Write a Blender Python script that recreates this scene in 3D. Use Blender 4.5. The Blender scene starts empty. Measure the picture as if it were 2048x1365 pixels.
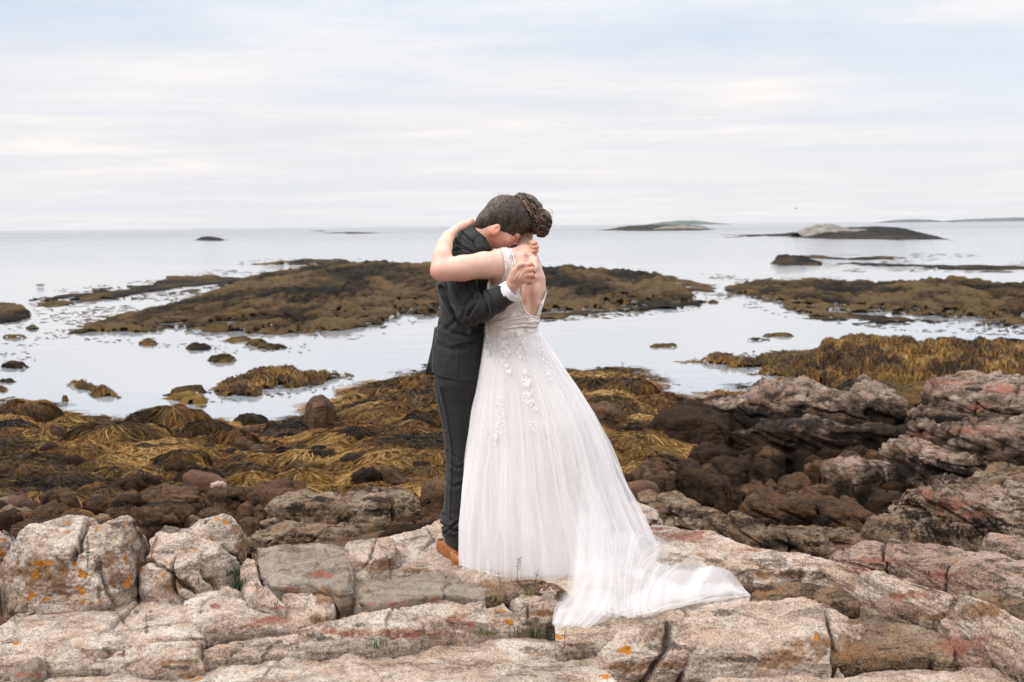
import bpy, math, random
import numpy as np
from mathutils import Vector, Matrix
from mathutils.bvhtree import BVHTree
import openvdb
random.seed(7); RNG = np.random.default_rng(11)
scene = bpy.context.scene
COL = scene.collection
# ------------------------------------------------------------------ camera
F = 2276.0; CX, CY = 1024.0, 682.5          # focal length and centre in photograph pixels (2048 x 1365)
CAM = np.array([0.0, 0.0, 3.2])             # water is z = 0, the ledge underfoot is z = 1.6
PITCH = math.atan(231.0 / F); ROLL = math.radians(0.587)
fwd = np.array([0, math.cos(PITCH), -math.sin(PITCH)])
r0 = np.array([1.0, 0, 0]); u0 = np.cross(r0, fwd)
RT = r0 * math.cos(ROLL) - u0 * math.sin(ROLL)
UP = u0 * math.cos(ROLL) + r0 * math.sin(ROLL)
camd = bpy.data.cameras.new('camera'); cam = bpy.data.objects.new('camera', camd); COL.objects.link(cam)
camd.sensor_width = 36.0; camd.lens = F / 2048 * 36.0; camd.clip_end = 60000; camd.clip_start = 0.05
M = Matrix(((RT[0], UP[0], -fwd[0], CAM[0]), (RT[1], UP[1], -fwd[1], CAM[1]), (RT[2], UP[2], -fwd[2], CAM[2]), (0, 0, 0, 1)))
cam.matrix_world = M
camd.dof.use_dof = True; camd.dof.focus_distance = 5.2; camd.dof.aperture_fstop = 4.5
scene.camera = cam
# ------------------------------------------------------------------ light
SUN_EL, SUN_AZ = math.radians(48), math.radians(-118)   # azimuth from +Y towards +X: high on the left, a little behind the camera
w = bpy.data.worlds.new('World'); scene.world = w; w.use_nodes = True
nt = w.node_tree; N = nt.nodes; L = nt.links; N.clear()
def wn(t, **k):
    n = N.new(t)
    for a, b in k.items(): setattr(n, a, b)
    return n
sky = wn('ShaderNodeTexSky', sky_type='NISHITA', sun_disc=False, sun_elevation=SUN_EL, sun_rotation=SUN_AZ, altitude=0, air_density=1.0, dust_density=1.6, ozone_density=1.2)
def vm(op, a, b=None):
    n = wn('ShaderNodeVectorMath', operation=op)
    for i, s in enumerate((a, b)):
        if s is None: continue
        if hasattr(s, 'links'): L.new(s, n.inputs[i])
        else: n.inputs[i].default_value = s
    return n.outputs[0]
def mt(op, a, b=None, c=None, clamp=False):
    n = wn('ShaderNodeMath', operation=op, use_clamp=clamp)
    for i, s in enumerate((a, b, c)):
        if s is None: continue
        if hasattr(s, 'links'): L.new(s, n.inputs[i])
        else: n.inputs[i].default_value = s
    return n.outputs[0]
def mixc(f, a, b, bt='MIX'):
    n = wn('ShaderNodeMix', data_type='RGBA', blend_type=bt)
    for i, s in zip((0, 6, 7), (f, a, b)):
        if hasattr(s, 'links'): L.new(s, n.inputs[i])
        else: n.inputs[i].default_value = s
    return n.outputs[2]
def ramp(v, pts, interp='LINEAR'):
    n = wn('ShaderNodeValToRGB'); n.color_ramp.interpolation = interp
    while len(n.color_ramp.elements) < len(pts): n.color_ramp.elements.new(0.5)
    for e, (p, c) in zip(n.color_ramp.elements, pts):
        e.position = p; e.color = (*c, 1) if len(c) == 3 else c
    if v is not None: L.new(v, n.inputs[0])
    return n.outputs[0]
tc = wn('ShaderNodeTexCoord'); sep = wn('ShaderNodeSeparateXYZ'); L.new(tc.outputs['Generated'], sep.inputs[0])
el = mt('MAXIMUM', sep.outputs[2], 0.0)
zz = mt('ADD', el, 0.05)
comb = wn('ShaderNodeCombineXYZ'); L.new(mt('DIVIDE', sep.outputs[0], zz), comb.inputs[0]); L.new(mt('DIVIDE', sep.outputs[1], zz), comb.inputs[1])
def wnoise(scale, vec, detail=5, rough=0.55, dist=0.0):
    n = wn('ShaderNodeTexNoise'); n.inputs['Scale'].default_value = scale; n.inputs['Detail'].default_value = detail
    n.inputs['Roughness'].default_value = rough; n.inputs['Distortion'].default_value = dist; L.new(vec, n.inputs['Vector']); return n.outputs[0]
pl = vm('MULTIPLY', comb.outputs[0], (0.30, 0.42, 1))
pl = vm('ADD', pl, (3.1, 1.7, 0.4))
n1 = wnoise(0.62, pl, 7, 0.56, 0.35); n2 = wnoise(1.9, pl, 6, 0.6, 0.2)
band = wnoise(1.0, vm('MULTIPLY', tc.outputs['Generated'], (2.0, 2.0, 46.0)), 6, 0.6, 0.5)
m1 = mt('MULTIPLY_ADD', n2, 0.35, mt('MULTIPLY', n1, 0.65))
cl = ramp(m1, [(0.40, (0, 0, 0)), (0.50, (.45,) * 3), (0.62, (1, 1, 1))])
# clear air between clouds, milky; lighter towards the horizon
air = mixc(0.86, sky.outputs[0], ramp(el, [(0.0, (7.2, 7.0, 6.95)), (0.05, (7.1, 6.95, 7.0)), (0.11, (6.4, 6.7, 7.2)), (0.20, (5.0, 5.8, 6.8)), (0.45, (8.0, 8.7, 9.7)), (1.0, (21, 21.3, 21.8))]))
cloudc = mixc(ramp(n2, [(0.35, (0, 0, 0)), (0.65, (1, 1, 1))]), (6.0, 6.0, 6.25, 1), (7.7, 7.35, 7.1, 1))
cloudc = mixc(ramp(el, [(0.15, (0, 0, 0)), (0.9, (1, 1, 1))]), cloudc, (21, 20.5, 20.2, 1))
col = mixc(mt('MULTIPLY', cl, 0.92), air, cloudc)
low = ramp(el, [(0.0, (1, 1, 1)), (0.10, (1, 1, 1)), (0.16, (0, 0, 0))])
bl = mt('MULTIPLY', ramp(band, [(0.46, (0, 0, 0)), (0.62, (1, 1, 1))]), mt('MULTIPLY', low, 0.55))
col = mixc(bl, col, (5.7, 5.95, 6.5, 1))
bg = wn('ShaderNodeBackground'); bg.inputs[1].default_value = 0.1; L.new(col, bg.inputs[0])
L.new(bg.outputs[0], wn('ShaderNodeOutputWorld').inputs[0])
sd = bpy.data.lights.new('sun', 'SUN'); sd.energy = 1.5; sd.angle = math.radians(14); sd.color = (1, 0.95, 0.88)
so = bpy.data.objects.new('sun', sd); COL.objects.link(so)
sv = Vector((math.sin(SUN_AZ) * math.cos(SUN_EL), math.cos(SUN_AZ) * math.cos(SUN_EL), math.sin(SUN_EL)))
so.rotation_euler = sv.to_track_quat('Z', 'Y').to_euler(); so.location = (0, 0, 30)
scene.view_settings.view_transform = 'Standard'; scene.view_settings.look = 'None'
scene.view_settings.exposure = 0.42; scene.view_settings.gamma = 1; scene.view_settings.use_curve_mapping = False
scene.cycles.max_bounces = 6; scene.cycles.transparent_max_bounces = 16; scene.cycles.caustics_reflective = False
# ------------------------------------------------------------------ pixel rays and helpers
def ray(px, py):
    px = np.asarray(px, float); py = np.asarray(py, float); px, py = np.broadcast_arrays(px, py)
    return ((px - CX) / F)[..., None] * RT - ((py - CY) / F)[..., None] * UP + fwd
def P(px, py, d):
    r = ray(px, py); return CAM + r * (np.asarray(d, float) / r[..., 1])[..., None]
def PZ(px, py, z):
    r = ray(px, py); return CAM + r * ((np.asarray(z, float) - CAM[2]) / np.minimum(r[..., 2], -1e-5))[..., None]
def proj(p):
    q = np.asarray(p, float) - CAM; z = q @ fwd
    return CX + F * (q @ RT) / z, CY - F * (q @ UP) / z
def _h(i, j, k, s):
    h = (i.astype(np.uint32) * np.uint32(374761393) + j.astype(np.uint32) * np.uint32(668265263) + k.astype(np.uint32) * np.uint32(2147483647 - 1300) + np.uint32(s * 7919 + 13))
    h = (h ^ (h >> np.uint32(13))) * np.uint32(1274126177); h ^= h >> np.uint32(16)
    return h.astype(np.float32) / np.float32(2 ** 31) - np.float32(1)
def noise(p, s=0):
    p = np.asarray(p, np.float32); i = np.floor(p).astype(np.int64); f = p - i; f = f * f * f * (f * (f * 6 - 15) + 10)
    x, y, z = i[..., 0], i[..., 1], i[..., 2]; fx, fy, fz = f[..., 0], f[..., 1], f[..., 2]
    def c(a, b, d): return _h(x + a, y + b, z + d, s)
    v = (c(0,0,0)*(1-fx)+c(1,0,0)*fx)*(1-fy)+(c(0,1,0)*(1-fx)+c(1,1,0)*fx)*fy
    u = (c(0,0,1)*(1-fx)+c(1,0,1)*fx)*(1-fy)+(c(0,1,1)*(1-fx)+c(1,1,1)*fx)*fy
    return v * (1 - fz) + u * fz
ROTM = np.array([[0.80, 0.36, -0.48], [-0.60, 0.48, -0.64], [0.0, 0.80, 0.60]], np.float32)
def fbm(p, o=4, s=0, g=0.5):
    p = np.asarray(p, np.float32); a = 1.0; t = 0; v = 0
    for k in range(o):
        v = v + a * noise(p, s + k); t += a; a *= g; p = (p @ ROTM) * np.float32(2.03)
    return v / t
def sstep(a, b, x): t = np.clip((x - a) / (b - a), 0, 1); return t * t * (3 - 2 * t)
def mesh_np(name, V, Q, mats=None, smooth=True, attrs=None):
    V = np.asarray(V, np.float32).reshape(-1, 3); Q = np.asarray(Q, np.int32); k = Q.shape[1]
    us, iv = np.unique(Q, return_inverse=True)
    if len(us) < len(V):
        nV = len(V); V = V[us]; Q = iv.reshape(Q.shape).astype(np.int32)
        attrs = {a: (np.asarray(v).ravel()[us] if np.size(v) == nV else v) for a, v in (attrs or {}).items()}
    me = bpy.data.meshes.new(name); me.vertices.add(len(V)); me.vertices.foreach_set('co', V.ravel())
    me.loops.add(Q.size); me.loops.foreach_set('vertex_index', Q.ravel())
    me.polygons.add(len(Q)); me.polygons.foreach_set('loop_start', np.arange(0, Q.size, k, dtype=np.int32))
    try: me.polygons.foreach_set('loop_total', np.full(len(Q), k, np.int32))
    except Exception: pass
    me.polygons.foreach_set('use_smooth', np.full(len(Q), smooth, bool))
    for an, av in (attrs or {}).items():
        at = me.attributes.new(an, 'FLOAT', 'POINT'); at.data.foreach_set('value', np.asarray(av, np.float32).ravel())
    me.update(calc_edges=True)
    for m in (mats if isinstance(mats, (list, tuple)) else [mats]):
        if m: me.materials.append(m)
    return me
def link(name, me, parent=None, label=None, cat=None, group=None, kind=None, origin=True):
    o = bpy.data.objects.new(name, me)
    if me is not None and origin and parent is None and len(me.vertices):
        v = np.empty(len(me.vertices) * 3, np.float32); me.vertices.foreach_get('co', v); v = v.reshape(-1, 3)
        c = (v.min(0) + v.max(0)) / 2; c[2] = v[:, 2].min(); v -= c; me.vertices.foreach_set('co', v.ravel()); me.update()
        o.location = [float(t) for t in c]
    COL.objects.link(o)
    if parent is not None:
        o.parent = parent
        pm = Matrix.Translation(parent.get('_wl', parent.location) if False else wloc(parent)); o.matrix_parent_inverse = pm.inverted()
    for a, b in (('label', label), ('category', cat), ('group', group), ('kind', kind)):
        if b: o[a] = b
    return o
def wloc(o):
    if o.parent is None: return o.location.copy()
    return Vector((0, 0, 0)) + (Matrix.Translation(wloc(o.parent)) @ o.matrix_parent_inverse @ Matrix.Translation(o.location)).to_translation()
def empty(name, loc, label, cat, group=None):
    o = bpy.data.objects.new(name, None); COL.objects.link(o); o.location = [float(a) for a in loc]; o.empty_display_size = 0.1
    o['label'] = label; o['category'] = cat
    if group: o['group'] = group
    return o
def gridq(nu, nv, closed_u=False):
    i = np.arange(nu if closed_u else nu - 1)[:, None]; j = np.arange(nv - 1)[None, :]
    a = i * nv + j; b = ((i + 1) % nu) * nv + j
    return np.stack([a, b, b + 1, a + 1], -1).reshape(-1, 4)
def gnormals(G):
    du = np.gradient(G, axis=0); dv = np.gradient(G, axis=1); n = np.cross(du, dv)
    return n / np.maximum(np.linalg.norm(n, axis=-1, keepdims=True), 1e-9)
def tubes(paths, radii, ns=6):
    """paths (n,k,3), radii (n,k): closed-ish tubes, one array"""
    paths = np.asarray(paths, float); n, k, _ = paths.shape; radii = np.broadcast_to(radii, (n, k))
    T = np.gradient(paths, axis=1); T /= np.maximum(np.linalg.norm(T, axis=-1, keepdims=True), 1e-9)
    ref = np.where(np.abs(T[..., 2:3]) > 0.85, np.array([1.0, 0.2, 0]), np.array([0, 0, 1.0]))
    A = np.cross(T, ref); A /= np.maximum(np.linalg.norm(A, axis=-1, keepdims=True), 1e-9); B = np.cross(T, A)
    th = np.arange(ns) * 2 * np.pi / ns
    V = paths[:, :, None] + radii[..., None, None] * (A[:, :, None] * np.cos(th)[:, None] + B[:, :, None] * np.sin(th)[:, None])
    base = (np.arange(n) * k * ns)[:, None, None]; i = np.arange(k - 1)[None, :, None]; j = np.arange(ns)[None, None, :]
    a = base + i * ns + j; b = base + i * ns + (j + 1) % ns
    Q = np.stack([a, b, b + ns, a + ns], -1).reshape(-1, 4)
    return V.reshape(-1, 3), Q
def ribbons(paths, width, side):
    """paths (n,k,3); side (n,k,3) unit across; width (n,k)"""
    n, k, _ = paths.shape; w = np.broadcast_to(width, (n, k))[..., None]
    V = np.stack([paths - side * w / 2, paths + side * w / 2], 2)
    base = (np.arange(n) * k * 2)[:, None]; i = np.arange(k - 1)[None, :]; a = base + i * 2
    return V.reshape(-1, 3), np.stack([a, a + 1, a + 3, a + 2], -1).reshape(-1, 4)
def largest(Q, nvert):
    lab = np.arange(nvert)
    for _ in range(400):
        m = lab[Q].min(1); new = lab.copy(); np.minimum.at(new, Q.ravel(), np.repeat(m, Q.shape[1])); new = new[new]; new = new[new]
        if (new == lab).all(): break
        lab = new
    l = lab[Q[:, 0]]; u, c = np.unique(l, return_counts=True); return Q[l == u[c.argmax()]]
LAND = [('the tall upright boulder',641,820),('the smooth dark red stone',410,950),('the biggest weed dome',335,815),('the long golden weed hump',205,850),('the black mound by the inlet',492,838),('the small white stone',437,963),('the dark reddish flat rock',775,890),('the left mottled boulder',620,1010),('the right mottled boulder',765,1005),
    ('the oval stone at the left edge',33,1002),('the broken brown stone',115,988),('the long flat topped rock',300,990),('the largest lichen covered block',140,1060),('the trouser legs',905,930),('the jacket tail',855,760),('the low oval tan rock',600,1060),('the tip of the water inlet',510,848),('the red brick shaped rock',1265,980),('the tilted cracked boulder',1410,965),('the golden weed cascade',1275,900),('the highest right weed dome',1265,770),
    ('the edge of the skirt',1190,870),('the broad dark shelf',1620,1005),('the pale faced block',1710,955),('the wedge shaped rock',1860,925),('the black fronted outcrop',1600,885),('the black rock mass',1375,850),('the pink overhang',1880,1010),('the mottled tan shelf',1500,1065),('the weed mound at the left edge',40,815),('the olive domed mound',585,905),('the golden heap by the red stone',500,960)]
USED = set()
def autolabel(px, py, what):
    ds = sorted((math.hypot(px - a, (py - b_) * 1.4), n, a, b_) for n, a, b_ in LAND)
    for d, n, a, b_ in ds[:12]:
        dx, dy = px - a, py - b_; h_ = 'left' if dx < 0 else 'right'; v_ = 'above' if dy < 0 else 'below'
        w_ = f'{h_} of' if abs(dy) * 2.2 < abs(dx) else (v_ if abs(dx) * 1.8 < abs(dy) else f'{v_} and {h_} of')
        q_ = 'just ' if d < 45 else ('some way ' if d > 110 else '')
        l = f'{what} {q_}{w_} {n}'
        while len(l.split()) > 16: l = ' '.join(l.split()[1:])
        if l not in USED: USED.add(l); return l
    for (d1, n1, *_), (d2, n2, *_) in [(ds[i], ds[j]) for i in range(5) for j in range(i + 1, 6)]:
        l = f'{what} between {n1} and {n2}'
        while len(l.split()) > 16: l = ' '.join(l.split()[1:])
        if l not in USED: USED.add(l); return l
    return f'{what} nearest to {ds[0][1]}'
# ------------------------------------------------------------------ material helpers
class MB:
    def __init__(s, name):
        s.m = bpy.data.materials.new(name); s.m.use_nodes = True; s.t = s.m.node_tree; s.t.nodes.clear()
        s.out = s.t.nodes.new('ShaderNodeOutputMaterial'); s.b = s.t.nodes.new('ShaderNodeBsdfPrincipled'); s.t.links.new(s.b.outputs[0], s.out.inputs[0])
        s.geo = s.t.nodes.new('ShaderNodeNewGeometry'); s.pos = s.geo.outputs['Position']
    def put(s, sock, v):
        if hasattr(v, 'links'): s.t.links.new(v, sock)
        else: sock.default_value = v
    def noise(s, scale, vec=None, detail=6, rough=0.55, dist=0.0, colr=False):
        n = s.t.nodes.new('ShaderNodeTexNoise'); n.inputs['Scale'].default_value = scale; n.inputs['Detail'].default_value = detail
        n.inputs['Roughness'].default_value = rough; n.inputs['Distortion'].default_value = dist; s.put(n.inputs['Vector'], vec or s.pos); return n.outputs[1 if colr else 0]
    def vor(s, scale, vec=None, feat='F1', out=0):
        n = s.t.nodes.new('ShaderNodeTexVoronoi'); n.feature = feat; n.inputs['Scale'].default_value = scale; s.put(n.inputs['Vector'], vec or s.pos); return n.outputs[out]
    def vm(s, op, a, b=None):
        n = s.t.nodes.new('ShaderNodeVectorMath'); n.operation = op; s.put(n.inputs[0], a)
        if b is not None: s.put(n.inputs[1], b)
        return n.outputs[0]
    def rot(s, v, r, sc=(1, 1, 1)):
        n = s.t.nodes.new('ShaderNodeMapping'); s.put(n.inputs[0], v); n.inputs['Rotation'].default_value = r; n.inputs['Scale'].default_value = sc; return n.outputs[0]
    def math(s, op, a, b=None, clamp=False):
        n = s.t.nodes.new('ShaderNodeMath'); n.operation = op; n.use_clamp = clamp; s.put(n.inputs[0], a)
        if b is not None: s.put(n.inputs[1], b)
        return n.outputs[0]
    def ramp(s, v, pts, interp='LINEAR'):
        n = s.t.nodes.new('ShaderNodeValToRGB'); n.color_ramp.interpolation = interp
        while len(n.color_ramp.elements) < len(pts): n.color_ramp.elements.new(0.5)
        for e, (p, c) in zip(n.color_ramp.elements, pts):
            e.position = p; e.color = (c, c, c, 1) if not hasattr(c, '__len__') else (*c, 1)
        s.put(n.inputs[0], v); return n.outputs[0]
    def mix(s, f, a, b, bt='MIX'):
        n = s.t.nodes.new('ShaderNodeMix'); n.data_type = 'RGBA'; n.blend_type = bt
        def q(v): return (*v, 1) if hasattr(v, '__len__') and len(v) == 3 else v
        s.put(n.inputs[0], f); s.put(n.inputs[6], q(a)); s.put(n.inputs[7], q(b)); return n.outputs[2]
    def attr(s, name):
        n = s.t.nodes.new('ShaderNodeAttribute'); n.attribute_name = name; return n.outputs['Fac']
    def rnd(s): return s.t.nodes.new('ShaderNodeObjectInfo').outputs['Random']
    def bump(s, h, strength=0.5, dist=0.01, prev=None):
        n = s.t.nodes.new('ShaderNodeBump'); n.inputs['Strength'].default_value = strength; n.inputs['Distance'].default_value = dist; s.put(n.inputs['Height'], h)
        if prev is not None: s.put(n.inputs['Normal'], prev)
        return n.outputs[0]
    def fin(s, color, rough=0.8, normal=None, spec=0.3, **k):
        s.put(s.b.inputs['Base Color'], (*color, 1) if hasattr(color, '__len__') and len(color) == 3 else color); s.put(s.b.inputs['Roughness'], rough); s.b.inputs['Specular IOR Level'].default_value = spec
        if normal is not None: s.put(s.b.inputs['Normal'], normal)
        for a, v in k.items(): s.put(s.b.inputs[a], v)
        return s.m
def rock_material(name, light, mid, tan, dark, speck=0.5, stria=0.4, patch=0.5, striascale=1.0, blk=(0.012, 0.010, 0.009), blk0=.62, tide=None, spec=.12, grainy=1.0):
    b = MB(name); rnd = b.rnd()
    off = b.vm('ADD', b.pos, b.vm('MULTIPLY', rnd, (13.0, 7.0, 5.0)))
    st = b.rot(off, (0.25, 0.12, 0.18), (5 * striascale, 9 * striascale, 30 * striascale))
    big = b.noise(1.6, off, 6, 0.6, 0.4); medn = b.noise(7.0, off, 8, 0.65, 0.3); fine = b.noise(55.0, off, 6, 0.7)
    strn = b.noise(1.0, st, 8, 0.68, 0.8)
    c = b.mix(b.ramp(big, [(0.38, 0.0), (0.58, 1.0)]), light, mid)
    c = b.mix(b.math('MULTIPLY', b.ramp(medn, [(0.44, 0.0), (0.62, 1.0)]), patch), c, tan)
    c = b.mix(b.math('MULTIPLY', b.ramp(b.noise(14, off, 8, .75, .5), [(0.50, 0.0), (0.66, 1.0)]), 0.45), c, dark)
    c = b.mix(b.math('MULTIPLY', b.ramp(strn, [(0.40, 1.0), (0.52, 0.0)]), stria), c, dark)
    # crystals: pale feldspar and dark mica grains
    v = b.vor(170.0, off, 'F1', 1)
    vs = b.t.nodes.new('ShaderNodeSeparateColor'); b.t.links.new(v, vs.inputs[0])
    c = b.mix(b.math('MULTIPLY', b.ramp(vs.outputs[0], [(0.55, 0.0), (0.95, 1.0)]), 0.25), c, tuple(min(1.0, a * 1.45 + 0.03) for a in light))
    c = b.mix(b.math('MULTIPLY', b.ramp(vs.outputs[1], [(0.6, 0.0), (0.9, 1.0)]), 0.35), c, tan)
    if tide:
        sz = b.t.nodes.new('ShaderNodeSeparateXYZ'); b.t.links.new(b.pos, sz.inputs[0])
        tn = b.math('ADD', b.math('MULTIPLY', b.math('ADD', b.noise(2.6, off, 7, .65, .5), -0.5), 1.5), b.math('MULTIPLY', b.math('ADD', strn, -0.5), .5))
        tf = b.math('MULTIPLY', b.math('ADD', b.math('MULTIPLY', sz.outputs[2], -1.0), b.math('ADD', tn, tide[0])), 1 / tide[1], clamp=True)
        c = b.mix(b.math('MULTIPLY', tf, .97), c, b.mix(b.ramp(medn, [(.42, 0.), (.62, 1.)]), (0.010, 0.008, 0.006), (0.040, 0.024, 0.013)))
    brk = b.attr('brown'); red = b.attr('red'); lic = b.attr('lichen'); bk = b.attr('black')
    c = b.mix(b.math('MULTIPLY', brk, b.ramp(b.noise(26, off, 6, .7), [(0.3, 0.35), (0.6, 1.0)])), c, b.mix(fine, (0.30, 0.15, 0.065), (0.13, 0.07, 0.035)))
    c = b.mix(b.math('MULTIPLY', red, b.ramp(b.noise(30, off, 8, .8), [(0.34, 0.15), (0.52, 1.0)])), c, b.mix(fine, (0.15, 0.045, 0.025), (0.38, 0.17, 0.115)))
    # black crustose lichen specks gathered in patches, plus painted crack and base shade
    sp = b.noise(70.0, off, 5, 0.75); pm = b.noise(3.2, off, 6, 0.6, 0.6)
    th = b.math('ADD', b.ramp(sp, [(0.5, 0.0), (0.66, 1.0)]), b.math('MULTIPLY', b.math('ADD', pm, -blk0), 4.0))
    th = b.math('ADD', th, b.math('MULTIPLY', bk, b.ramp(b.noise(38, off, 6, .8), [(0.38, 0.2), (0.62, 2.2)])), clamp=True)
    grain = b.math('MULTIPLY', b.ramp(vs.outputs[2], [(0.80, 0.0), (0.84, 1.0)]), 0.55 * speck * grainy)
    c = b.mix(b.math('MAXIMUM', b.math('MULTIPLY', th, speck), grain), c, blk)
    c = b.mix(b.math('MULTIPLY', lic, b.ramp(b.noise(90, off, 4, .6), [(0.35, 0.7), (0.5, 1.0)])), c, b.mix(b.noise(60, off, 3), (0.52, 0.185, 0.012), (0.33, 0.12, 0.015)))
    h1 = b.math('ADD', b.math('MULTIPLY', medn, 0.5), b.math('MULTIPLY', b.noise(24.0, off, 8, 0.75), 0.5))
    nrm = b.bump(h1, 1.0, 0.035); nrm = b.bump(strn, 0.35 + stria * 0.5, 0.012, nrm); nrm = b.bump(b.noise(130, off, 4, .7), 0.6, 0.004, nrm)
    return b.fin(c, 0.88, nrm, spec)
M_WHITE = rock_material('pale_granite', (0.64, 0.57, 0.50), (0.50, 0.40, 0.315), (0.43, 0.265, 0.17), (0.12, 0.075, 0.05), 0.75, 0.7, 0.75, blk0=.585)
M_GREY = rock_material('grained_schist', (0.34, 0.305, 0.26), (0.27, 0.235, 0.195), (0.33, 0.215, 0.15), (0.10, 0.08, 0.06), 0.25, 0.85, 0.45, 0.8)
M_PINK = rock_material('pink_gneiss', (0.44, 0.36, 0.305), (0.30, 0.19, 0.145), (0.33, 0.19, 0.12), (0.045, 0.03, 0.022), 0.8, 0.95, 0.7, blk0=.57)
M_CRAG = rock_material('tidal_crag', (0.37, 0.30, 0.25), (0.24, 0.155, 0.115), (0.26, 0.15, 0.09), (0.022, 0.016, 0.012), 0.95, 1.0, 0.7, blk0=.54, tide=(.90, .30), spec=.08)
M_CRAGN = rock_material('near_tidal_crag', (0.34, 0.265, 0.21), (0.22, 0.135, 0.10), (0.24, 0.14, 0.08), (0.022, 0.016, 0.012), 0.95, 1.0, 0.7, blk0=.54, tide=(.78, .22), spec=.08)
M_TAN = rock_material('tan_gneiss', (0.30, 0.235, 0.17), (0.17, 0.11, 0.066), (0.22, 0.12, 0.055), (0.022, 0.016, 0.011), 0.9, 0.95, 0.7, blk0=.55)
M_BROWN = rock_material('brown_tidal_rock', (0.125, 0.074, 0.045), (0.055, 0.031, 0.020), (0.14, 0.066, 0.025), (0.010, 0.0075, 0.006), 0.95, 0.85, 0.6, blk0=.545, spec=.08)
M_DARK = rock_material('black_wet_shade_rock', (0.038, 0.023, 0.014), (0.012, 0.008, 0.006), (0.055, 0.029, 0.013), (0.004, 0.0035, 0.003), 0.9, 0.8, 0.6, spec=.06)  # wet black rock, darkened further for the shade under the outcrop
M_GAP = rock_material('gap_shade_bedrock', (0.06, 0.042, 0.03), (0.035, 0.024, 0.017), (0.08, 0.045, 0.022), (0.012, 0.009, 0.007), 0.9, 0.5, 0.5)  # bedrock coloured near-black, painting shade into the gaps between slabs
M_RED = rock_material('smooth_red_stone', (0.125, 0.062, 0.04), (0.095, 0.045, 0.03), (0.13, 0.075, 0.048), (0.04, 0.025, 0.018), 0.3, 0.3, 0.3)
def weed_material(name, cols, sc=1.0, bumpd=0.03, streak=1.0):
    b = MB(name); a = b.attr('tone')
    n = b.noise(9 * sc, b.vm('MULTIPLY', b.pos, (1, 1, 2)), 8, 0.7, 0.6); big = b.noise(1.1 * sc, None, 4, .6)
    v = b.math('ADD', b.math('MULTIPLY', n, 0.75), b.math('MULTIPLY', big, 0.45)); v = b.math('ADD', v, a)
    c = b.ramp(v, [(0.42, cols[0]), (0.54, cols[1]), (0.64, cols[2]), (0.80, cols[3])])
    st = b.noise(26 * sc, b.vm('MULTIPLY', b.pos, (1.0, 0.35, 1.6)), 7, .75, 1.2)
    nr = b.bump(st, 1.0, bumpd); nr = b.bump(n, 0.8, bumpd * 2, nr)
    return b.fin(c, 0.75, nr, 0.1)
WCOLS = [(0.006, 0.005, 0.003), (0.020, 0.012, 0.004), (0.060, 0.033, 0.009), (0.13, 0.075, 0.02)]
M_WEED = weed_material('rockweed', WCOLS)
M_WEEDG = weed_material('golden_rockweed', [(0.008, 0.006, 0.003), (0.030, 0.018, 0.005), (0.085, 0.046, 0.009), (0.17, 0.10, 0.025)])
M_WEEDF = weed_material('distant_rockweed', [(0.003, 0.0025, 0.0015), (0.013, 0.009, 0.004), (0.052, 0.030, 0.009), (0.15, 0.095, 0.038)], 0.6, 0.15)
b = MB('frond')
a = b.attr('tone'); fr = b.ramp(a, [(0.0, (0.005, 0.004, 0.002)), (0.3, (0.020, 0.012, 0.004)), (0.55, (0.085, 0.041, 0.008)), (0.8, (0.205, 0.102, 0.022)), (1.0, (0.34, 0.205, 0.075))])
M_FROND = b.fin(fr, 0.6, None, 0.12)
# ------------------------------------------------------------------ sea
b = MB('sea_water'); p = b.pos
wv = b.rot(p, (0, 0, 0.12), (0.5, 1.0, 1.0)); fine = b.noise(5.5, wv, 5, 0.6); mid = b.noise(0.9, wv, 5, .55); lng = b.noise(0.13, wv, 5, .55)
sp = b.t.nodes.new('ShaderNodeSeparateXYZ'); b.t.links.new(p, sp.inputs[0])
far = b.math('MULTIPLY', b.math('ADD', sp.outputs[1], -70.0), 1 / 220.0, clamp=True)
reg = b.ramp(b.noise(0.011, b.vm('MULTIPLY', p, (0.35, 1.0, 1)), 4, .6, .6), [(0.42, 0.25), (0.58, 1.0)])
stn = b.math('MULTIPLY', b.math('MULTIPLY_ADD' if False else 'ADD', b.math('MULTIPLY', far, 0.95), 0.03), reg)
bn = b.t.nodes.new('ShaderNodeBump'); bn.inputs['Distance'].default_value = 0.12; b.put(bn.inputs['Height'], fine); b.put(bn.inputs['Strength'], b.math('MULTIPLY', stn, 0.7))
bn2 = b.t.nodes.new('ShaderNodeBump'); bn2.inputs['Distance'].default_value = 0.9; b.put(bn2.inputs['Height'], mid); b.put(bn2.inputs['Strength'], stn); b.put(bn2.inputs['Normal'], bn.outputs[0])
bn3 = b.t.nodes.new('ShaderNodeBump'); bn3.inputs['Distance'].default_value = 3.0; b.put(bn3.inputs['Height'], lng); b.put(bn3.inputs['Strength'], b.math('MULTIPLY', stn, 0.6)); b.put(bn3.inputs['Normal'], bn2.outputs[0])
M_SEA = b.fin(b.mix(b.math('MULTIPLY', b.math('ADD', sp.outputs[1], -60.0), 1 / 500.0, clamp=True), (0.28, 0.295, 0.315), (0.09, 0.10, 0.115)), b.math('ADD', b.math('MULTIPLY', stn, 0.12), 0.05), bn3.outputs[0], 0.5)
b.b.inputs['IOR'].default_value = 1.85
V = np.array([[-30000, 9, 0], [30000, 9, 0], [30000, 45000, 0], [-30000, 45000, 0]], float)
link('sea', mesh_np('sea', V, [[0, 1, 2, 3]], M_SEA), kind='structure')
b = MB('seabed'); M_BED = b.fin((0.05, 0.04, 0.03), 0.9)
V = np.array([[-30000, -50, -1.5], [30000, -50, -1.5], [30000, 45000, -1.5], [-30000, 45000, -1.5]], float)
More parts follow.
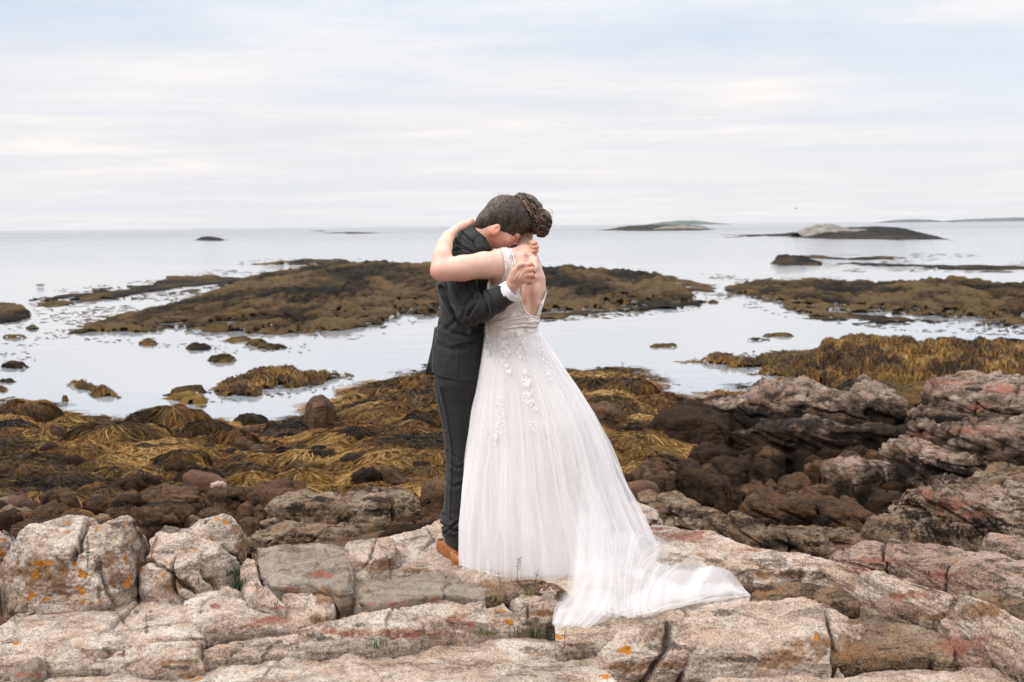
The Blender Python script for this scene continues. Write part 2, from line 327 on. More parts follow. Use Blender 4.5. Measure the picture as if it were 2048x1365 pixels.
link('seabed', mesh_np('seabed', V, [[0, 1, 2, 3]], M_BED), kind='structure')
# ================================================================== SETTING: islands, weed bars, shore
# stains and, in BLACK, painted crack and overhang shade (photo px ellipses: x, y, rx, ry) carried to the stone they sit on
LICHEN = [(86,1127,19,6),(71,1150,7,12),(165,1146,12,13),(151,1127,7,6),(158,1178,6,5),(166,1186,5,7),(255,1169,8,7),(259,1155,4,6),(4,1108,8,9),(6,1080,7,4),(66,1190,9,5),(60,1198,5,5),(91,1199,8,4),(165,1205,9,4),(200,1201,6,4),(182,1207,6,3),(134,1045,3,6),(138,1064,6,4),(193,1057,3,5),(251,1050,2,6),(250,1117,3,10),(253,1127,4,4),(272,1045,2,5),(262,1075,2,5),(308,1112,5,2),(300,1118,4,2),(282,1127,5,2),(284,1139,4,2),(329,1151,4,5),(332,1125,4,2),(450,1049,5,10),(434,1038,7,3),(421,1043,4,2),(378,1104,6,2),(390,1100,5,3),(364,1163,3,3),(418,1120,3,2),(34,1288,9,5),(390,1358,15,5),(415,1294,10,3),(1013,1243,11,7),(1004,1222,10,3),(1022,1247,6,5),(1106,1270,10,3),(1120,1275,8,5),(1249,1300,13,9),(1256,1306,7,5),(1212,1354,15,5),(1137,1279,4,3),(1632,1277,4,6),(1092,1264,6,2),(1166,1326,4,2),(1268,1016,3,2),(975,1254,3,2),(165,1115,6,1.5),(240,1066,3,1.5),(118,1078,8,1.5),(270,1060,2,4)]
RED = [(545,1240,55,9),(500,1252,30,6),(870,1200,32,9),(790,1208,60,5),(800,1268,85,13),(700,1268,60,12),(655,1262,40,9),(910,1242,24,15),(945,1250,20,9),(1370,1072,75,12),(1300,1058,40,7),(1905,1292,60,22),(1960,1280,40,18),(1900,765,60,7),(2010,780,50,14),(1960,815,30,10),(430,1212,14,6),(445,1235,4,14),(304,1196,11,3),(1720,1140,50,7),(1760,1120,60,10),(1820,1190,60,14),(1900,1010,60,18),(1850,985,40,8),(1960,1030,50,14),(1430,1190,60,6),(240,1310,25,7),(60,1350,40,8),(640,1150,35,12),(590,1180,26,8),(1890,1150,60,10),(560,1215,60,6),(1840,870,25,12),(1950,860,60,14),(1500,1100,40,5)]
BROWN = [(70,1150,75,42),(120,1160,35,45),(225,1118,26,36),(235,1160,25,25),(757,1135,52,17),(1650,1290,100,30),(1560,1315,60,22),(1700,1300,60,25),(355,1168,45,20),(487,1090,18,38),(470,1060,20,25),(830,1140,40,8),(360,1325,45,12),(1080,1225,40,10),(1530,1185,80,14),(1850,1235,60,10),(1560,1150,70,14),(1960,1220,70,22),(640,1240,25,12),(700,1208,30,9),(1240,1335,50,12),(1310,1330,80,10),(985,1170,45,12),(650,1190,30,20)]
BLACK = [(1560,842,150,20),(1480,832,60,26),(1745,825,60,20),(1900,838,70,12),(1640,800,40,8),(1560,790,60,6),(1850,945,120,30),(1900,1062,150,26),(1830,1030,40,14),(1500,1045,120,10),(1620,1040,120,10),(1400,1030,90,12),(1870,800,30,10),(1950,780,30,6),(1990,820,40,8),(1580,1090,90,12),(600,1020,40,14),(640,1000,40,8),(760,1025,70,8),(760,1000,60,9),(720,975,50,9),(560,1040,30,10),(690,1040,20,12),(830,1020,20,20),(600,1070,100,7),(300,1050,80,10),(300,1008,110,6),(450,1000,40,10),(293,1250,5,34),(300,1225,8,8),(272,1225,8,8),(215,1300,14,8),(640,1276,30,11),(730,1250,22,6),(1545,1128,50,18),(1600,1150,60,14),(1500,1155,18,26),(175,1120,4,40),(198,1180,5,22),(152,1110,3,20),(1520,1178,40,8),(1670,1210,35,9),(1125,1200,12,8),(1090,1300,60,8),(1190,1305,8,12),(1000,1225,30,5),(1160,1290,40,5),(850,1205,40,4),(405,1310,5,20),(360,1335,40,5),(345,1060,24,9),(330,1105,30,5),(1270,1015,12,10),(1430,1120,40,8),(1620,1290,50,6),(1500,1320,60,8),(560,1285,12,5),(1060,1240,25,6),(900,1160,30,5),(1330,1295,70,12),(1440,1225,50,8)]  # black patches, plus shade painted into cracks and under overhangs
def mark_mask(px, py, wp, lst, seed, hard=0.35):
    m = np.zeros(px.shape, np.float32); x0, x1, y0, y1 = px.min(), px.max(), py.min(), py.max()
    for (x, y, rx, ry) in lst:
        if x + 2 * rx < x0 or x - 2 * rx > x1 or y + 2 * ry < y0 or y - 2 * ry > y1: continue
        d = np.sqrt(((px - x) / rx) ** 2 + ((py - y) / ry) ** 2)
        m = np.maximum(m, 1.15 - d)
    if m.max() <= 0: return m
    n = fbm(wp * (22 if hard > .3 else 48), 3, seed)
    return np.where(m > 0, sstep(0, hard, m + (0.9 if hard > .3 else 1.5) * n - 0.18), 0)
def stains_and_shade(V):
    px, py = proj(V); on = V[:, 1] < 27
    def z(lst, s, h): return np.where(on, mark_mask(px, py, V, lst, s, h), 0) if on.any() else np.zeros(len(V))
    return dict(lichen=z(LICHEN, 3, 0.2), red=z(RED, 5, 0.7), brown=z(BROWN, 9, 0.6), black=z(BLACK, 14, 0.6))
# ---- bedrock sheet under everything near, running out under the sea
def gshore(X, Y):
    """height of the ground between ledge and water"""
    px = CX + F * X / Y
    D = np.interp(px, [-400, 0, 120, 210, 330, 420, 500, 560, 640, 760, 860, 1150, 1260, 1330, 1400, 1500, 1900, 2500], [20.5, 21.5, 20, 18.6, 19.5, 19, 17.5, 18.6, 20.5, 23.5, 25.5, 25, 25, 22, 20.5, 22, 24, 24])
    t = (D - Y) / (D - 9.0)
    g = 0.75 * np.clip(t, -0.8, 1.3)
    g = g - 0.12 * sstep(1330, 1450, px) * sstep(2300, 1900, px) * sstep(7.5, 9, Y) * sstep(17, 14, Y)
    return g
xs = np.linspace(-1, 1, 420); ys = np.concatenate([np.linspace(2.2, 9, 170), np.linspace(9.06, 30, 330)])
Yg, Ug = np.meshgrid(ys, xs); Xg = Ug * (Yg * 0.62 + 1.0)
Pg = np.stack([Xg, Yg, Yg * 0], -1)
near = 1.50 - 0.02 * Yg
pxg = CX + F * Xg / Yg
edgeY = np.interp(pxg, [0, 500, 900, 1000, 1300, 1500, 2048], [6.0, 6.2, 6.9, 6.9, 6.6, 6.3, 5.9])
fall = sstep(0.0, 2.2, Yg - edgeY)
Zg = near * (1 - fall) + gshore(Xg, Yg) * fall
Zg += 0.05 * fbm(Pg * 2.5, 4, 2) + (0.10 * fall) * fbm(Pg * 1.3, 4, 6) - 0.05 - .22 * sstep(9.2, 10.5, Yg)
Pg[..., 2] = Zg
Vg = Pg.reshape(-1, 3); st0 = dict(lichen=np.zeros(len(Vg)), red=np.zeros(len(Vg)), brown=np.full(len(Vg), .5) * (Vg[:, 1] < 8), black=np.full(len(Vg), .3))
link('bedrock', mesh_np('bedrock', Vg, gridq(*Pg.shape[:2]), M_GAP, attrs=st0), kind='structure', origin=False)
# ---- unseen rise added behind the camera to block low sky light
Yb, Ub = np.meshgrid(np.linspace(-70, 2.3, 130), np.linspace(-1, 1, 160)); Xb = Ub * 90
Pb_ = np.stack([Xb, Yb, Yb * 0], -1); Pb_[..., 2] = 1.38 + np.maximum(-Yb - 1.5, 0) ** .9 * .23 + (.15 + .5 * sstep(0, -20, Yb)) * fbm(Pb_ * .35, 4, 91) - .12 - np.maximum(np.abs(Xb) - 25, 0) * .02 * sstep(-60, 0, Yb)
Vb = Pb_.reshape(-1, 3)
link('unseen_light_block_slope', mesh_np('unseen_light_block_slope', Vb, gridq(*Pb_.shape[:2]), M_TAN, attrs=dict(lichen=Vb[:, 0] * 0, red=Vb[:, 0] * 0, brown=Vb[:, 0] * 0, black=Vb[:, 0] * 0)), kind='structure', origin=False)
# ---- rock built from its outline: top line, bottom line, ground height, share of the height that is top face
GROOVE_SHADE = [None]  # mask of crack grooves and base rows to be painted dark
def rockmesh(top, bot, g=1.6, e=0.55, rise=0.04, maxd=1.2, mind=0.12, n=6, rough=1.0, lean=0.25, step=1.5, seed=0, crack=1.0, strata=0.6, soft=2, sink=0.22, lump=1.0, ledges=0):
    top = np.array(top, float); bot = np.array(bot, float)
    x0 = min(top[0, 0], bot[0, 0]); x1 = max(top[-1, 0], bot[-1, 0]); w = x1 - x0
    nu = int(np.clip(w / step, 14, 900)); t = np.linspace(0, 1, nu); u = 0.5 - 0.5 * np.cos(np.pi * t); u = 0.5 * u + 0.5 * t; px = x0 + w * u
    yt = np.interp(px, top[:, 0], top[:, 1]); yb = np.maximum(np.interp(px, bot[:, 0], bot[:, 1]), yt + 2)
    kk = max(1, int(nu * 0.012)); ker = np.ones(2 * kk + 1) / (2 * kk + 1)
    yt = np.convolve(np.pad(yt, kk, mode='edge'), ker, 'valid'); yb = np.convolve(np.pad(yb, kk, mode='edge'), ker, 'valid')
    s = (1 - np.abs(2 * u - 1) ** n) ** (1.0 / n); ym = (yt * 0.35 + yb * 0.65)
    yt = ym + (yt - ym) * s; yb = ym + (yb - ym) * s
    hpx = (yb - yt)
    Pb = PZ(px, yb, g); d0 = Pb[:, 1]
    yE = yt + e * hpx; hh = (1 - e) * hpx * d0 / F
    dE = d0 + lean * hh + 0.01; PE = P(px, yE, dE)
    r = ray(px, yt); r = r / r[:, 1:2]
    zB = PE[:, 2] + rise * s
    dB = np.where(r[:, 2] < -0.004, (zB - CAM[2]) / np.minimum(r[:, 2], -0.004), 1e9)
    dB = np.clip(dB, dE + mind * s, dE + maxd * (0.25 + 0.75 * s)); PB = P(px, yt, dB)
    dn = (g - sink); back = 0.10 * s[:, None] * np.array([0, 1.0, 0])
    A = Pb.copy(); A[:, 2] = dn; A[:, 1] += 0.02
    C1 = PB + back * 1.2; C1[:, 2] -= 0.10; C2 = PB + back * 2.5; C2[:, 2] = dn
    prof = np.stack([A, Pb, PE, PB, C1, C2], 1)
    vis = int(np.clip(np.max(hpx) / step, 6, 260)); nA = max(3, vis // 12)
    segs = [(0, 1, nA), (1, 2, max(3, int(vis * (1 - e)))), (2, 3, max(3, int(vis * e * 1.1))), (3, 4, nA + 2), (4, 5, nA)]
    rows = []
    for a, b_, m in segs:
        tt = np.linspace(0, 1, m, endpoint=False)[None, :, None]; rows.append(prof[:, a:a + 1] * (1 - tt) + prof[:, b_:b_ + 1] * tt)
    G = np.concatenate(rows + [prof[:, 5:6]], 1)
    k = max(1, int(soft * vis * 0.02))
    for _ in range(3):
        Gp = np.pad(G, ((0, 0), (k, k), (0, 0)), mode='edge'); cs = np.cumsum(Gp, 1); cs = np.concatenate([np.zeros_like(cs[:, :1]), cs], 1)
        G = (cs[:, 2 * k + 1:] - cs[:, :-2 * k - 1]) / (2 * k + 1)
    size = min(w, 3.0 * np.max(hpx)) * np.median(d0) / F
    Nn = gnormals(G); cen = G[:, nA + 2: -nA - 2].reshape(-1, 3).mean(0)
    if (Nn[nu // 2, G.shape[1] // 2] @ (CAM - cen)) < 0: Nn = -Nn
    q = G + np.array([seed * 3.7, seed * 1.3, seed * 2.1]); f1 = 2.2 / max(size, .05)
    D = size * 0.05 * lump * fbm(q * f1, 3, seed) + size * 0.022 * rough * fbm(q * f1 * 3.3, 4, seed + 5, 0.6)
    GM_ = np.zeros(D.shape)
    rg_ = np.random.default_rng(seed + 500); wq = q + 0.12 * size * np.stack([fbm(q * f1 * 1.3, 3, seed + 8), fbm(q * f1 * 1.3 + 9, 3, seed + 8), q[..., 2] * 0], -1); cq = wq.reshape(-1, 3).mean(0)
    for kq in range(5):
        a_ = rg_.uniform(0, np.pi); nn_ = np.array([np.cos(a_), np.sin(a_), rg_.normal(0, .35)]); nn_ /= np.linalg.norm(nn_)
        dp = (wq - cq) @ nn_ - rg_.uniform(-.42, .42) * size
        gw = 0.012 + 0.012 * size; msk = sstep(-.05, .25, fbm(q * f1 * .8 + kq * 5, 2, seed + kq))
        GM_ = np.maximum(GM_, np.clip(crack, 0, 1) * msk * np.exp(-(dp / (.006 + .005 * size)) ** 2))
        D -= crack * msk * min(size * 0.07, .045) * np.exp(-(dp / (gw * .45)) ** 2) + crack * np.sign(dp) * np.minimum(np.abs(dp) / .01, 1) * min(size * .012, .012) * msk
    qt = q @ np.array([[1, .12, -.18], [-.1, 1, .1], [.30, -.1, 1]]).T; qs = qt * np.array([2.6, 3.6, 15.0]) / max(size, .25) * 1.1
    D += strata * size * 0.020 * fbm(qs, 5, seed + 20, .6)
    if ledges > 0:
        th_ = ledges; Lq = qt[..., 2] / th_ + 1.1 * fbm(q * 1.7, 3, seed + 70); fr_ = Lq - np.floor(Lq); hsh = noise(np.stack([qt[..., 0] * 1.6, qt[..., 1] * 1.6, np.floor(Lq) * 7.31], -1), seed + 71)
        D += th_ * (.55 * hsh * sstep(0, .12, fr_) * sstep(1, .88, fr_) - .28 * np.exp(-(np.minimum(fr_, 1 - fr_) / .09) ** 2))
    D += rough * min(size * .012, .012) * (np.abs(fbm(q * f1 * 9, 3, seed + 33, .6)) - .2)
    D += 0.007 * rough * fbm(q * 24, 4, seed + 30, 0.65)
    G = G + Nn * (D * np.clip(s * 1.3, 0.15, 1)[:, None])[..., None]
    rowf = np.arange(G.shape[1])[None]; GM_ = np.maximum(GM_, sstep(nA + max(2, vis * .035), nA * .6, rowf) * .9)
    GROOVE_SHADE[0] = GM_; return G
ROCKS = {}
def rock(name, label, mat, top, bot, cat='rock', part=None, group=None, **k):
    k.setdefault('seed', len(ROCKS) + 1); G = rockmesh(top, bot, **k); V = G.reshape(-1, 3)
    at_ = stains_and_shade(V); at_['black'] = np.maximum(at_['black'], GROOVE_SHADE[0].reshape(-1) * (0.55 + .45 * (V[:, 1] < 7)))  # blackens grooves and rock bases, shade put into the colour
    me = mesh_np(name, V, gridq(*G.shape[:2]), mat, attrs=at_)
    if part is not None: o = link(name, me, parent=part)
    else: o = link(name, me, label=label, cat=cat, group=group)
    ROCKS[len(ROCKS)] = G; return o, G
# ================================================================== FOREGROUND LEDGE
LEDGE = empty('rock_ledge', (0, 5, 1.4), 'fractured pale granite ledge the couple stand on', 'rock ledge'); del LEDGE['category']; LEDGE['kind'] = 'structure'
def slab(mat, top, bot, label=None, **k):
    k.setdefault('n', 10); k.setdefault('rough', .65); k.setdefault('lump', .28); k.setdefault('crack', .5); k.setdefault('strata', .9); k.setdefault('mind', .05)
    o, G = rock('slab', None, mat, top, bot, part=LEDGE, **k)
    if label: o['label'] = label
    return o
slab(M_WHITE, [(688,1092),(745,1070),(790,1068),(847,1054),(869,1034),(891,1022),(960,1015),(1100,1010),(1240,1012),(1300,1040)], [(690,1155),(815,1150),(850,1140),(900,1148),(930,1162),(1000,1180),(1100,1190),(1200,1190),(1300,1180)], g=1.575, e=0.93, rise=0.03, maxd=2.2)
slab(M_WHITE, [(1270,1048),(1300,1046),(1340,1044),(1400,1053),(1480,1076),(1560,1091),(1620,1106),(1700,1126),(1780,1146),(1850,1166),(1900,1181),(1990,1211),(2090,1262)], [(1200,1190),(1300,1195),(1400,1190),(1480,1182),(1510,1172),(1560,1174),(1640,1170),(1690,1186),(1740,1205),(1830,1235),(1920,1262),(2090,1340)], g=1.50, e=0.55, rise=0.07, maxd=1.9, seed=41, strata=1.0)
slab(M_WHITE, [(1110,1190),(1150,1180),(1300,1178),(1450,1184),(1520,1192)], [(1115,1290),(1200,1285),(1350,1262),(1450,1245),(1520,1232)], g=1.50, e=.96, rise=.02)
slab(M_TAN, [(1500,1186),(1520,1172),(1540,1162),(1610,1163),(1680,1178),(1720,1198)], [(1500,1212),(1540,1212),(1600,1212),(1650,1220),(1715,1215)], g=1.53, e=0.7)
slab(M_GREY, [(697,1163),(760,1158),(815,1150),(870,1130),(900,1132),(935,1152),(960,1172),(990,1185)], [(700,1206),(745,1216),(790,1208),(853,1196),(900,1192),(985,1202)], g=1.54, e=0.9, rise=0.02, seed=5)
slab(M_WHITE, [(484,1125),(494,1112),(510,1116),(517,1160),(548,1190),(570,1212)], [(480,1182),(500,1205),(540,1216),(572,1222)], g=1.56, e=0.85)
slab(M_WHITE, [(370,1182),(385,1169),(430,1164),(480,1180),(530,1205),(580,1214),(612,1226),(628,1246)], [(372,1250),(402,1274),(470,1268),(540,1258),(600,1254),(628,1252)], g=1.50, e=0.82, rise=.02)
slab(M_WHITE, [(545,1194),(580,1185),(640,1188),(665,1193),(672,1220)], [(550,1214),(600,1232),(625,1248),(650,1250),(672,1238)], g=1.50, e=0.72)
slab(M_WHITE, [(76,1224),(123,1217),(180,1206),(239,1200),(290,1190),(369,1190),(405,1213),(410,1275)], [(26,1290),(100,1296),(205,1306),(290,1292),(376,1282),(408,1280)], g=1.50, e=0.90, rise=.015, seed=77)
slab(M_WHITE, [(-60,1262),(0,1250),(34,1224),(66,1222),(77,1226)], [(-60,1300),(0,1292),(26,1286),(75,1240)], g=1.50, e=0.85)
slab(M_WHITE, [(-60,1285),(50,1284),(130,1292),(205,1303),(290,1288),(388,1275),(402,1300),(408,1328)], [(-60,1352),(60,1345),(140,1342),(215,1338),(290,1346),(350,1344),(404,1336)], g=1.44, e=0.62, rise=.05, seed=12)
slab(M_GREY, [(20,1350),(60,1314),(76,1311),(92,1338)], [(20,1368),(60,1368),(94,1352)], g=1.44, e=0.6)
slab(M_WHITE, [(600,1256),(668,1238),(764,1218),(856,1200),(890,1193),(925,1203),(970,1215),(1000,1245)], [(602,1296),(650,1298),(702,1294),(726,1302),(781,1292),(873,1272),(942,1268),(1000,1262)], 'rust red streaked granite slab', g=1.47, e=0.6, rise=.06, strata=1.2)
slab(M_WHITE, [(400,1300),(430,1288),(480,1278),(560,1270),(625,1262),(640,1290)], [(404,1325),(480,1318),(560,1312),(640,1310)], g=1.44, e=.8)
slab(M_WHITE, [(925,1208),(960,1200),(1000,1194),(1020,1222),(1060,1245)], [(935,1268),(1000,1266),(1030,1262),(1060,1258)], g=1.46, e=.6)
slab(M_WHITE, [(-60,1356),(60,1348),(120,1346),(260,1338),(420,1324),(480,1302),(600,1293),(690,1291),(722,1303),(770,1360),(800,1420)], [(-60,1560),(400,1560),(800,1540)], g=1.38, e=0.92, rise=.03, seed=31, step=2)
slab(M_WHITE, [(705,1300),(800,1277),(930,1264),(960,1264),(1000,1270),(1080,1264),(1130,1277),(1190,1302),(1230,1350)], [(740,1560),(1000,1560),(1250,1540)], g=1.37, e=0.92, rise=.04, seed=19, step=2)
slab(M_WHITE, [(1230,1400),(1300,1372),(1400,1350),(1450,1339),(1550,1338),(1700,1342),(1800,1322),(1900,1330),(2000,1318),(2110,1300)], [(1230,1560),(1600,1560),(2110,1520)], g=1.36, e=0.92, rise=.03, seed=23, step=2)
slab(M_TAN, [(1610,1222),(1700,1202),(1760,1212),(1830,1242),(1880,1266),(1910,1290)], [(1640,1320),(1750,1322),(1800,1322),(1860,1318),(1910,1325)], g=1.44, e=0.9)
slab(M_PINK, [(1870,1256),(1900,1242),(1960,1241),(2020,1260),(2110,1275)], [(1885,1275),(1900,1318),(1960,1332),(2010,1328),(2110,1310)], 'pink and rust stained slab', g=1.42, e=0.6)
slab(M_TAN, [(1910,1190),(1950,1173),(2020,1176),(2110,1184)], [(1920,1225),(1980,1255),(2110,1270)], g=1.47, e=.55, strata=1.3)
slab(M_TAN, [(970,1182),(1005,1170),(1030,1158),(1080,1156),(1115,1166),(1138,1182)], [(985,1200),(1010,1192),(1095,1190),(1135,1196)], g=1.57, e=.7)
# ---- separate blocks lying on the ledge
B = 'boulders and blocks on the ledge'
rock('granite_block', 'small pale rounded rock cut off by the left edge of the photo', M_WHITE, [(-60,1062),(8,1058),(24,1065),(28,1085)], [(-60,1150),(0,1128),(22,1112)], g=1.56, e=.4)
rock('granite_block', 'small grey rock peeping up behind the large lichen covered block', M_WHITE, [(138,1050),(150,1036),(185,1033),(197,1046)], [(140,1062),(170,1068),(197,1066)], g=1.68, e=.5, sink=.05)
rock('granite_block', 'largest pale block on the left with orange lichen rings on its front face', M_WHITE, [(-4,1120),(18,1078),(50,1056),(95,1041),(150,1037),(195,1038),(212,1028),(240,1023),(262,1022),(272,1042),(280,1080),(286,1112)], [(-4,1180),(40,1204),(74,1218),(120,1215),(206,1208),(250,1196),(272,1182),(286,1150)], g=1.56, e=.36, n=14, rise=.09, maxd=.9, lean=.22, crack=1.3, seed=4)
rock('granite_block', 'second pale block right of the largest, dark stained cap with orange lichen', M_WHITE, [(273,1150),(302,1088),(305,1062),(326,1043),(370,1045),(399,1028),(440,1024),(469,1034),(486,1056),(496,1110),(499,1128)], [(274,1155),(284,1184),(330,1190),(367,1190),(412,1178),(455,1160),(499,1138)], g=1.56, e=.55, n=10, rise=.10, maxd=.9, crack=1.2, seed=8)
rock('granite_block', 'grey wood grained slab with a twisted front corner, left of the white block', M_GREY, [(506,1090),(560,1086),(634,1082),(659,1086),(692,1087),(700,1130),(703,1180)], [(508,1122),(520,1170),(548,1192),(615,1186),(662,1194),(678,1206),(703,1200)], g=1.55, e=.78, n=14, rise=.05, strata=2.2, rough=.6, crack=.5, seed=3)
rock('granite_block', 'white topped block with brown front face, left of the tan shoe', M_WHITE, [(688,1092),(700,1082),(739,1070),(783,1074),(799,1103),(812,1128)], [(690,1152),(701,1160),(758,1159),(800,1146),(815,1138)], g=1.57, e=.52, n=12, rise=.05, seed=6)
rock('granite_block', 'small black speckled block in front of the hem, beside the lichen and grass', M_WHITE, [(998,1196),(1024,1184),(1095,1182),(1130,1192),(1140,1205)], [(1004,1214),(1044,1244),(1112,1240),(1140,1225)], g=1.49, e=.42, n=8, seed=9)
rock('granite_block', 'big low block under the end of the train, ochre brown front face', M_WHITE, [(1165,1312),(1180,1282),(1240,1256),(1330,1232),(1400,1217),(1500,1206),(1600,1204),(1625,1206),(1665,1217),(1712,1242),(1738,1272),(1754,1305)], [(1168,1345),(1200,1362),(1330,1352),(1400,1345),(1500,1342),(1600,1350),(1690,1344),(1730,1328),(1754,1310)], g=1.38, e=.62, n=14, rise=.10, maxd=1.1, seed=15)
rock('granite_block', 'smooth pink egg shaped rock right of the low block', M_PINK, [(1718,1200),(1738,1172),(1790,1161),(1840,1171),(1890,1181),(1922,1206),(1930,1225)], [(1720,1212),(1760,1232),(1820,1250),(1880,1256),(1928,1240)], g=1.47, e=.5, n=4, seed=17, rough=.6, strata=.3)
rock('granite_block', 'pink banded ledge rock with deep cracks at the right', M_PINK, [(1668,1112),(1680,1086),(1720,1075),(1790,1070),(1850,1080),(1950,1096),(2100,1130)], [(1672,1122),(1750,1140),(1850,1168),(1950,1192),(2100,1235)], g=1.52, e=.62, n=10, strata=1.8, seed=18)
rock('granite_block', 'dark purple banded rock below the pink banded ledge', M_PINK, [(1790,1162),(1830,1146),(1870,1139),(1920,1130),(1980,1141),(2012,1166)], [(1800,1172),(1870,1186),(1960,1194),(2012,1186)], g=1.49, e=.5, strata=1.6, seed=21)
rock('granite_block', 'white seamed rock at the right edge below the pink overhang', M_PINK, [(1968,1095),(1980,1071),(2020,1072),(2100,1080)], [(1972,1106),(2000,1112),(2100,1125)], g=1.6, e=.5, seed=22)
rock('granite_block', 'small pale red rock against the right edge of the photo', M_PINK, [(2008,1150),(2030,1136),(2100,1134)], [(2012,1172),(2040,1180),(2100,1182)], g=1.52, e=.5, seed=24)
rock('granite_block', 'pale rounded rock touching the back of the skirt, dark right end', M_WHITE, [(1225,1035),(1248,1008),(1265,1000),(1290,1006),(1315,1021),(1326,1042)], [(1230,1056),(1290,1062),(1324,1056)], g=1.56, e=.5, n=6, seed=25)
# ================================================================== DARK ROCKS BETWEEN LEDGE AND WEED
def mid(label, mat, top, bot, g, **k):
    k.setdefault('step', 2.0); k.setdefault('lean', .3); k.setdefault('crack', 1.4); k.setdefault('sink', .4); k.setdefault('lump', 1.5); k.setdefault('rough', 1.8)
    return rock(k.pop('name', 'tidal_rock'), label, mat, top, bot, g=g, **k)
mid('long flat topped brown rock behind the left blocks', M_BROWN, [(172,1004),(220,985),(308,969),(395,970),(412,994)], [(176,1020),(246,1018),(351,1016),(412,1016)], .78, e=.45, n=10)
mid('rounded brown rock with the white stone on top, end of the long row', M_BROWN, [(408,985),(418,974),(439,966),(483,971),(503,994)], [(412,1014),(450,1022),(503,1012)], .78, e=.35)
mid('brown wedge rock rising behind the gap of the two left blocks', M_BROWN, [(210,1018),(235,1012),(272,1007),(334,997),(365,1007),(385,1020),(400,1034)], [(212,1040),(280,1068),(340,1072),(400,1052)], .95, e=.35)
mid('small brown rock behind the lichen capped block', M_BROWN, [(398,1024),(412,1016),(435,1012),(468,1024)], [(402,1046),(440,1050),(468,1048)], .95, e=.4)
mid('black and ochre mottled boulder, left one of the pair left of the couple', M_TAN, [(538,1020),(550,995),(575,976),(605,971),(645,975),(684,992),(700,1015)], [(540,1040),(570,1052),(640,1054),(698,1048)], .88, e=.45, n=7, crack=1.8, seed=51)
mid('black and ochre mottled boulder, right one of the pair left of the couple', M_TAN, [(672,1005),(682,978),(710,965),(742,958),(785,966),(824,986),(848,1008),(860,1035)], [(690,1046),(740,1056),(800,1050),(858,1046)], .88, e=.5, n=7, crack=1.8, seed=52)
mid('long low oval tan rock lying just behind the ledge', M_TAN, [(488,1072),(505,1053),(540,1042),(590,1038),(647,1039),(694,1049),(714,1070)], [(492,1082),(520,1092),(640,1088),(712,1080)], 1.25, e=.6, n=5, strata=1.2, seed=53)
mid('small upright brown stone in the gap, left of the mottled boulders', M_BROWN, [(472,1015),(482,1002),(496,1000),(512,1014)], [(474,1032),(495,1038),(512,1032)], .95, e=.3, n=3, crack=.5)
mid('smaller brown stone beside the upright one', M_BROWN, [(504,1020),(512,1008),(522,1006),(534,1022)], [(506,1036),(520,1042),(534,1036)], .95, e=.3, n=3, crack=.5)
mid('brown pebble below the upright stone, above the tan rock', M_BROWN, [(478,1040),(492,1030),(508,1032),(520,1044)], [(480,1048),(500,1056),(520,1052)], 1.05, e=.3, n=3, crack=.5)
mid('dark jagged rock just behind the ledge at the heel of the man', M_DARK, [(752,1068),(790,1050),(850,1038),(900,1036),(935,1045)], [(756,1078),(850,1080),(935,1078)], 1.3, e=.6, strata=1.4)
mid('dark weedy rock by the trouser legs', M_BROWN, [(836,1000),(850,968),(868,950),(890,955),(915,985)], [(840,1040),(880,1046),(915,1040)], .9, e=.4)
mid('brown sloping rock above the block at the left edge', M_BROWN, [(20,1048),(60,1034),(105,1022),(122,1032),(126,1048)], [(24,1070),(80,1078),(126,1068)], 1.0, e=.4)
mid('smooth oval brown stone near the left edge', M_RED, [(-6,1006),(22,990),(50,989),(67,1001)], [(0,1014),(34,1024),(66,1014)], .85, e=.4, n=3, crack=.2, rough=.4, strata=.1)
mid('brown stone with a broken right end, right of the oval one', M_BROWN, [(78,988),(98,976),(138,970),(148,980),(150,1000)], [(80,1000),(110,1008),(150,1010)], .85, e=.5, n=7)
mid('rounded brown hump below the broken stone', M_BROWN, [(58,1036),(85,1008),(112,998),(138,1012),(148,1040)], [(60,1046),(110,1052),(148,1048)], .9, e=.4, n=3)
mid('smooth dark red stone lying on golden weed', M_RED, [(366,948),(384,935),(420,941),(455,962)], [(367,962),(400,969),(455,967)], .8, e=.45, n=4, crack=.2, rough=.3, strata=.2, name='red_stone')
mid('small white stone in front of the red one', M_WHITE, [(421,966),(434,960),(446,960),(453,966)], [(422,969),(438,972),(453,969)], .95, e=.5, n=3, crack=0, step=1)
mid('tall upright pointed brown boulder in front of the water', M_BROWN, [(606,838),(612,808),(625,793),(641,785),(657,793),(671,808),(674,830)], [(606,854),(625,862),(650,858),(674,838)], .35, e=.3, n=4, crack=.3, strata=.2, rough=.5, seed=60, name='upright_boulder')
mid('dark reddish flat rock in the weed, left of the trousers', M_BROWN, [(698,890),(720,876),(790,873),(835,884),(850,902)], [(702,912),(780,917),(850,914)], .45, e=.4, seed=61)
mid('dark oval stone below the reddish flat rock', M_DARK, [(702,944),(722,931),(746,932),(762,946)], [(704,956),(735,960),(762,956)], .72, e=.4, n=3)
mid('leaning dark slab of stone beside the oval one', M_BROWN, [(755,935),(768,926),(790,934),(812,950),(820,966)], [(760,945),(785,966),(820,974)], .75, e=.6, n=5)
mid('low dark streaked rock left of the mottled boulders', M_BROWN, [(470,985),(520,968),(575,955),(610,958),(625,975)], [(480,998),(560,1000),(625,992)], .85, e=.6, strata=1.4)
